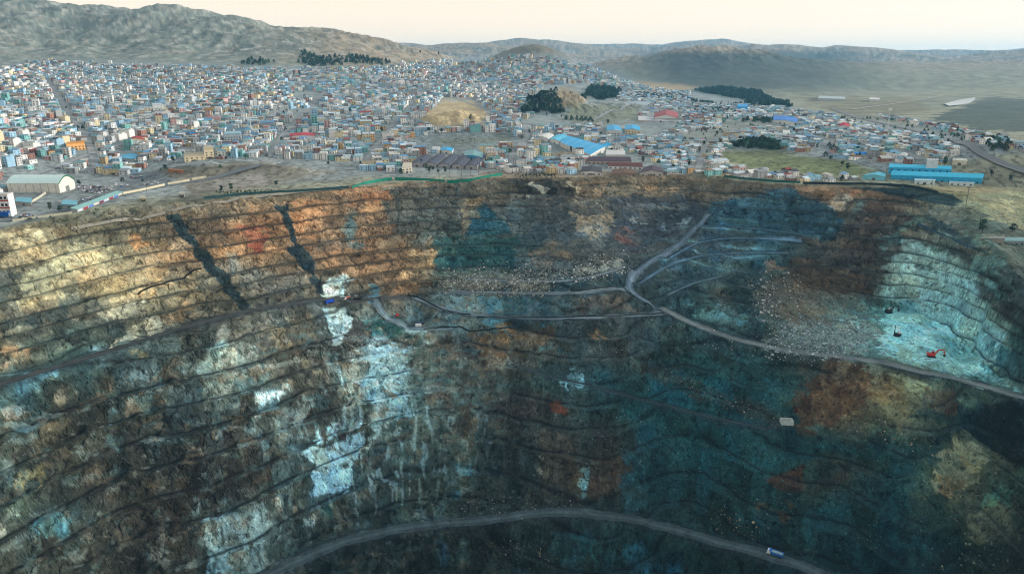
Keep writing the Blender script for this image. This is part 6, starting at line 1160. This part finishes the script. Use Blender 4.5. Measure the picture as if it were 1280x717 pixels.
# ------------------------------------------------------------------ broken rock lying in the pit
def rubble(name, label, spec, seed):
    g = np.random.default_rng(seed); Vs, Cs = [], []
    cube = np.array([(-1,-1,-1),(1,-1,-1),(1,1,-1),(-1,1,-1),(-1,-1,1),(1,-1,1),(1,1,1),(-1,1,1)], float)
    for pl, n_, smin, smax, col in spec:
        n_ = int(n_*(2.2 if n_ > 1000 else 1.3))
        pl = np.array(pl, float); got = []; lo, hi = pl.min(0), pl.max(0)
        lo = lo-8; hi = hi+8; u = g.uniform(lo[0], hi[0], n_*3); v = g.uniform(lo[1], hi[1], n_*3); m = (poly_sd(u, v, pl)+g.normal(0, 7, len(u))+12*perlin(u/14, v/7, 131)) < 0; u, v = u[m][:n_], v[m][:n_]
        # nearest pit vertices give the ground under those spots
        d = np.stack([(u-CX)/F, cp+(CY-v)/F*sp, -sp+(CY-v)/F*cp], 1); t0 = np.full(len(u), 300.); t1 = t0.copy(); done = np.zeros(len(u), bool)
        for k in range(420):
            t1 = np.where(done, t1, t1+2.2); p = d*t1[:, None]; done |= p[:, 2]+H < zat(p[:, 0], p[:, 1])
        p = d*(t1-1.1)[:, None]; x, y = p[:, 0]+g.normal(0, .6, len(u)), p[:, 1]+g.normal(0, .6, len(u)); z = zat(x, y); s = .7*smin+(smax-smin)*1.05*g.random(len(u))**6
        q = cube[None]*(1+g.normal(0, .25, (len(u), 8, 3)))*(s[:, None, None]*g.uniform(.6, 1.1, (len(u), 1, 3))); th = g.uniform(0, 6.28, len(u)); c_, s_ = np.cos(th)[:, None], np.sin(th)[:, None]
        q = np.stack([q[:, :, 0]*c_-q[:, :, 1]*s_+x[:, None], q[:, :, 0]*s_+q[:, :, 1]*c_+y[:, None], q[:, :, 2]*.8+(z+s*.35)[:, None]], -1)
        Vs.append(q.reshape(-1, 3)); Cs.append(np.repeat(.72*lin(col)[None]*np.exp(g.normal(0, .45, (len(u), 1))), 8, 0))
    V = np.concatenate(Vs); nb = len(V)//8; Fq = (np.arange(nb)[:, None, None]*8+np.array([(3,2,1,0),(4,5,6,7),(0,1,5,4),(1,2,6,5),(2,3,7,6),(3,0,4,7)])[None]).reshape(-1, 4)
    o = colmesh(name, V, Fq, np.zeros((0, 3), int), np.concatenate(Cs)); o.data.materials.append(STONE); o['label'] = label; return o
STONE = attr_mat('broken_stone', .9, .2)
rubble('rubble', 'pale broken rock strewn over the shelves and floors of the pit', [
 ([(560,345),(640,338),(720,336),(775,322),(780,330),(730,345),(640,352),(570,356)], 1530, 0.28, 1.04, (186,190,186)), ([(556,352),(640,354),(680,355),(680,363),(600,363),(556,360)], 1530, 0.28, 0.96, (170,170,158)),
 ([(960,430),(985,400),(1040,402),(1095,412),(1100,430),(1050,442),(990,438)], 3060, 0.22, 1.04, (165,180,180)), ([(940,350),(985,345),(1010,370),(985,390),(965,410),(945,385)], 510, 0.33, 1.28, (180,180,175)), ([(1000,385),(1080,385),(1100,400),(1040,405)], 680, 0.22, 0.88, (150,155,145)),
 ([(380,300),(490,284),(490,290),(395,306)], 300, 0.22, 0.80, (130,130,125)), ([(420,424),(500,422),(510,430),(380,446)], 544, 0.22, 0.80, (150,150,145)), ([(800,400),(850,405),(1020,440),(1080,455),(1000,460),(880,440)], 510, 0.22, 0.80, (150,150,145)),
 ([(775,442),(850,468),(950,505),(985,530),(960,532),(860,492),(780,458)], 714, 0.19, 0.72, (140,130,120)), ([(560,632),(650,618),(720,626),(650,640),(560,648)], 646, 0.17, 0.64, (120,124,118)), ([(900,640),(930,655),(955,662),(940,668),(895,650)], 108, 0.28, 0.88, (160,145,115)),
 ([(1040,520),(1110,530),(1170,560),(1120,560)], 312, 0.22, 0.88, (140,140,125)), ([(620,680),(680,690),(690,700),(620,695)], 144, 0.19, 0.72, (140,135,115)), ([(800,560),(1180,560),(1200,700),(980,660),(820,640)], 1190, 0.17, 0.64, (70,100,105)), ([(0,500),(330,470),(330,700),(0,717)], 500, .12, .4, (105,108,104)), ([(690,450),(960,480),(960,640),(720,600)], 1020, 0.17, 0.64, (90,112,115)), ([(1180,640),(1270,600),(1280,717),(1150,717)], 240, 0.22, 0.96, (110,115,100))], 77)
print('all', round(time.time()-T0, 1), 'objects', len(bpy.data.objects))
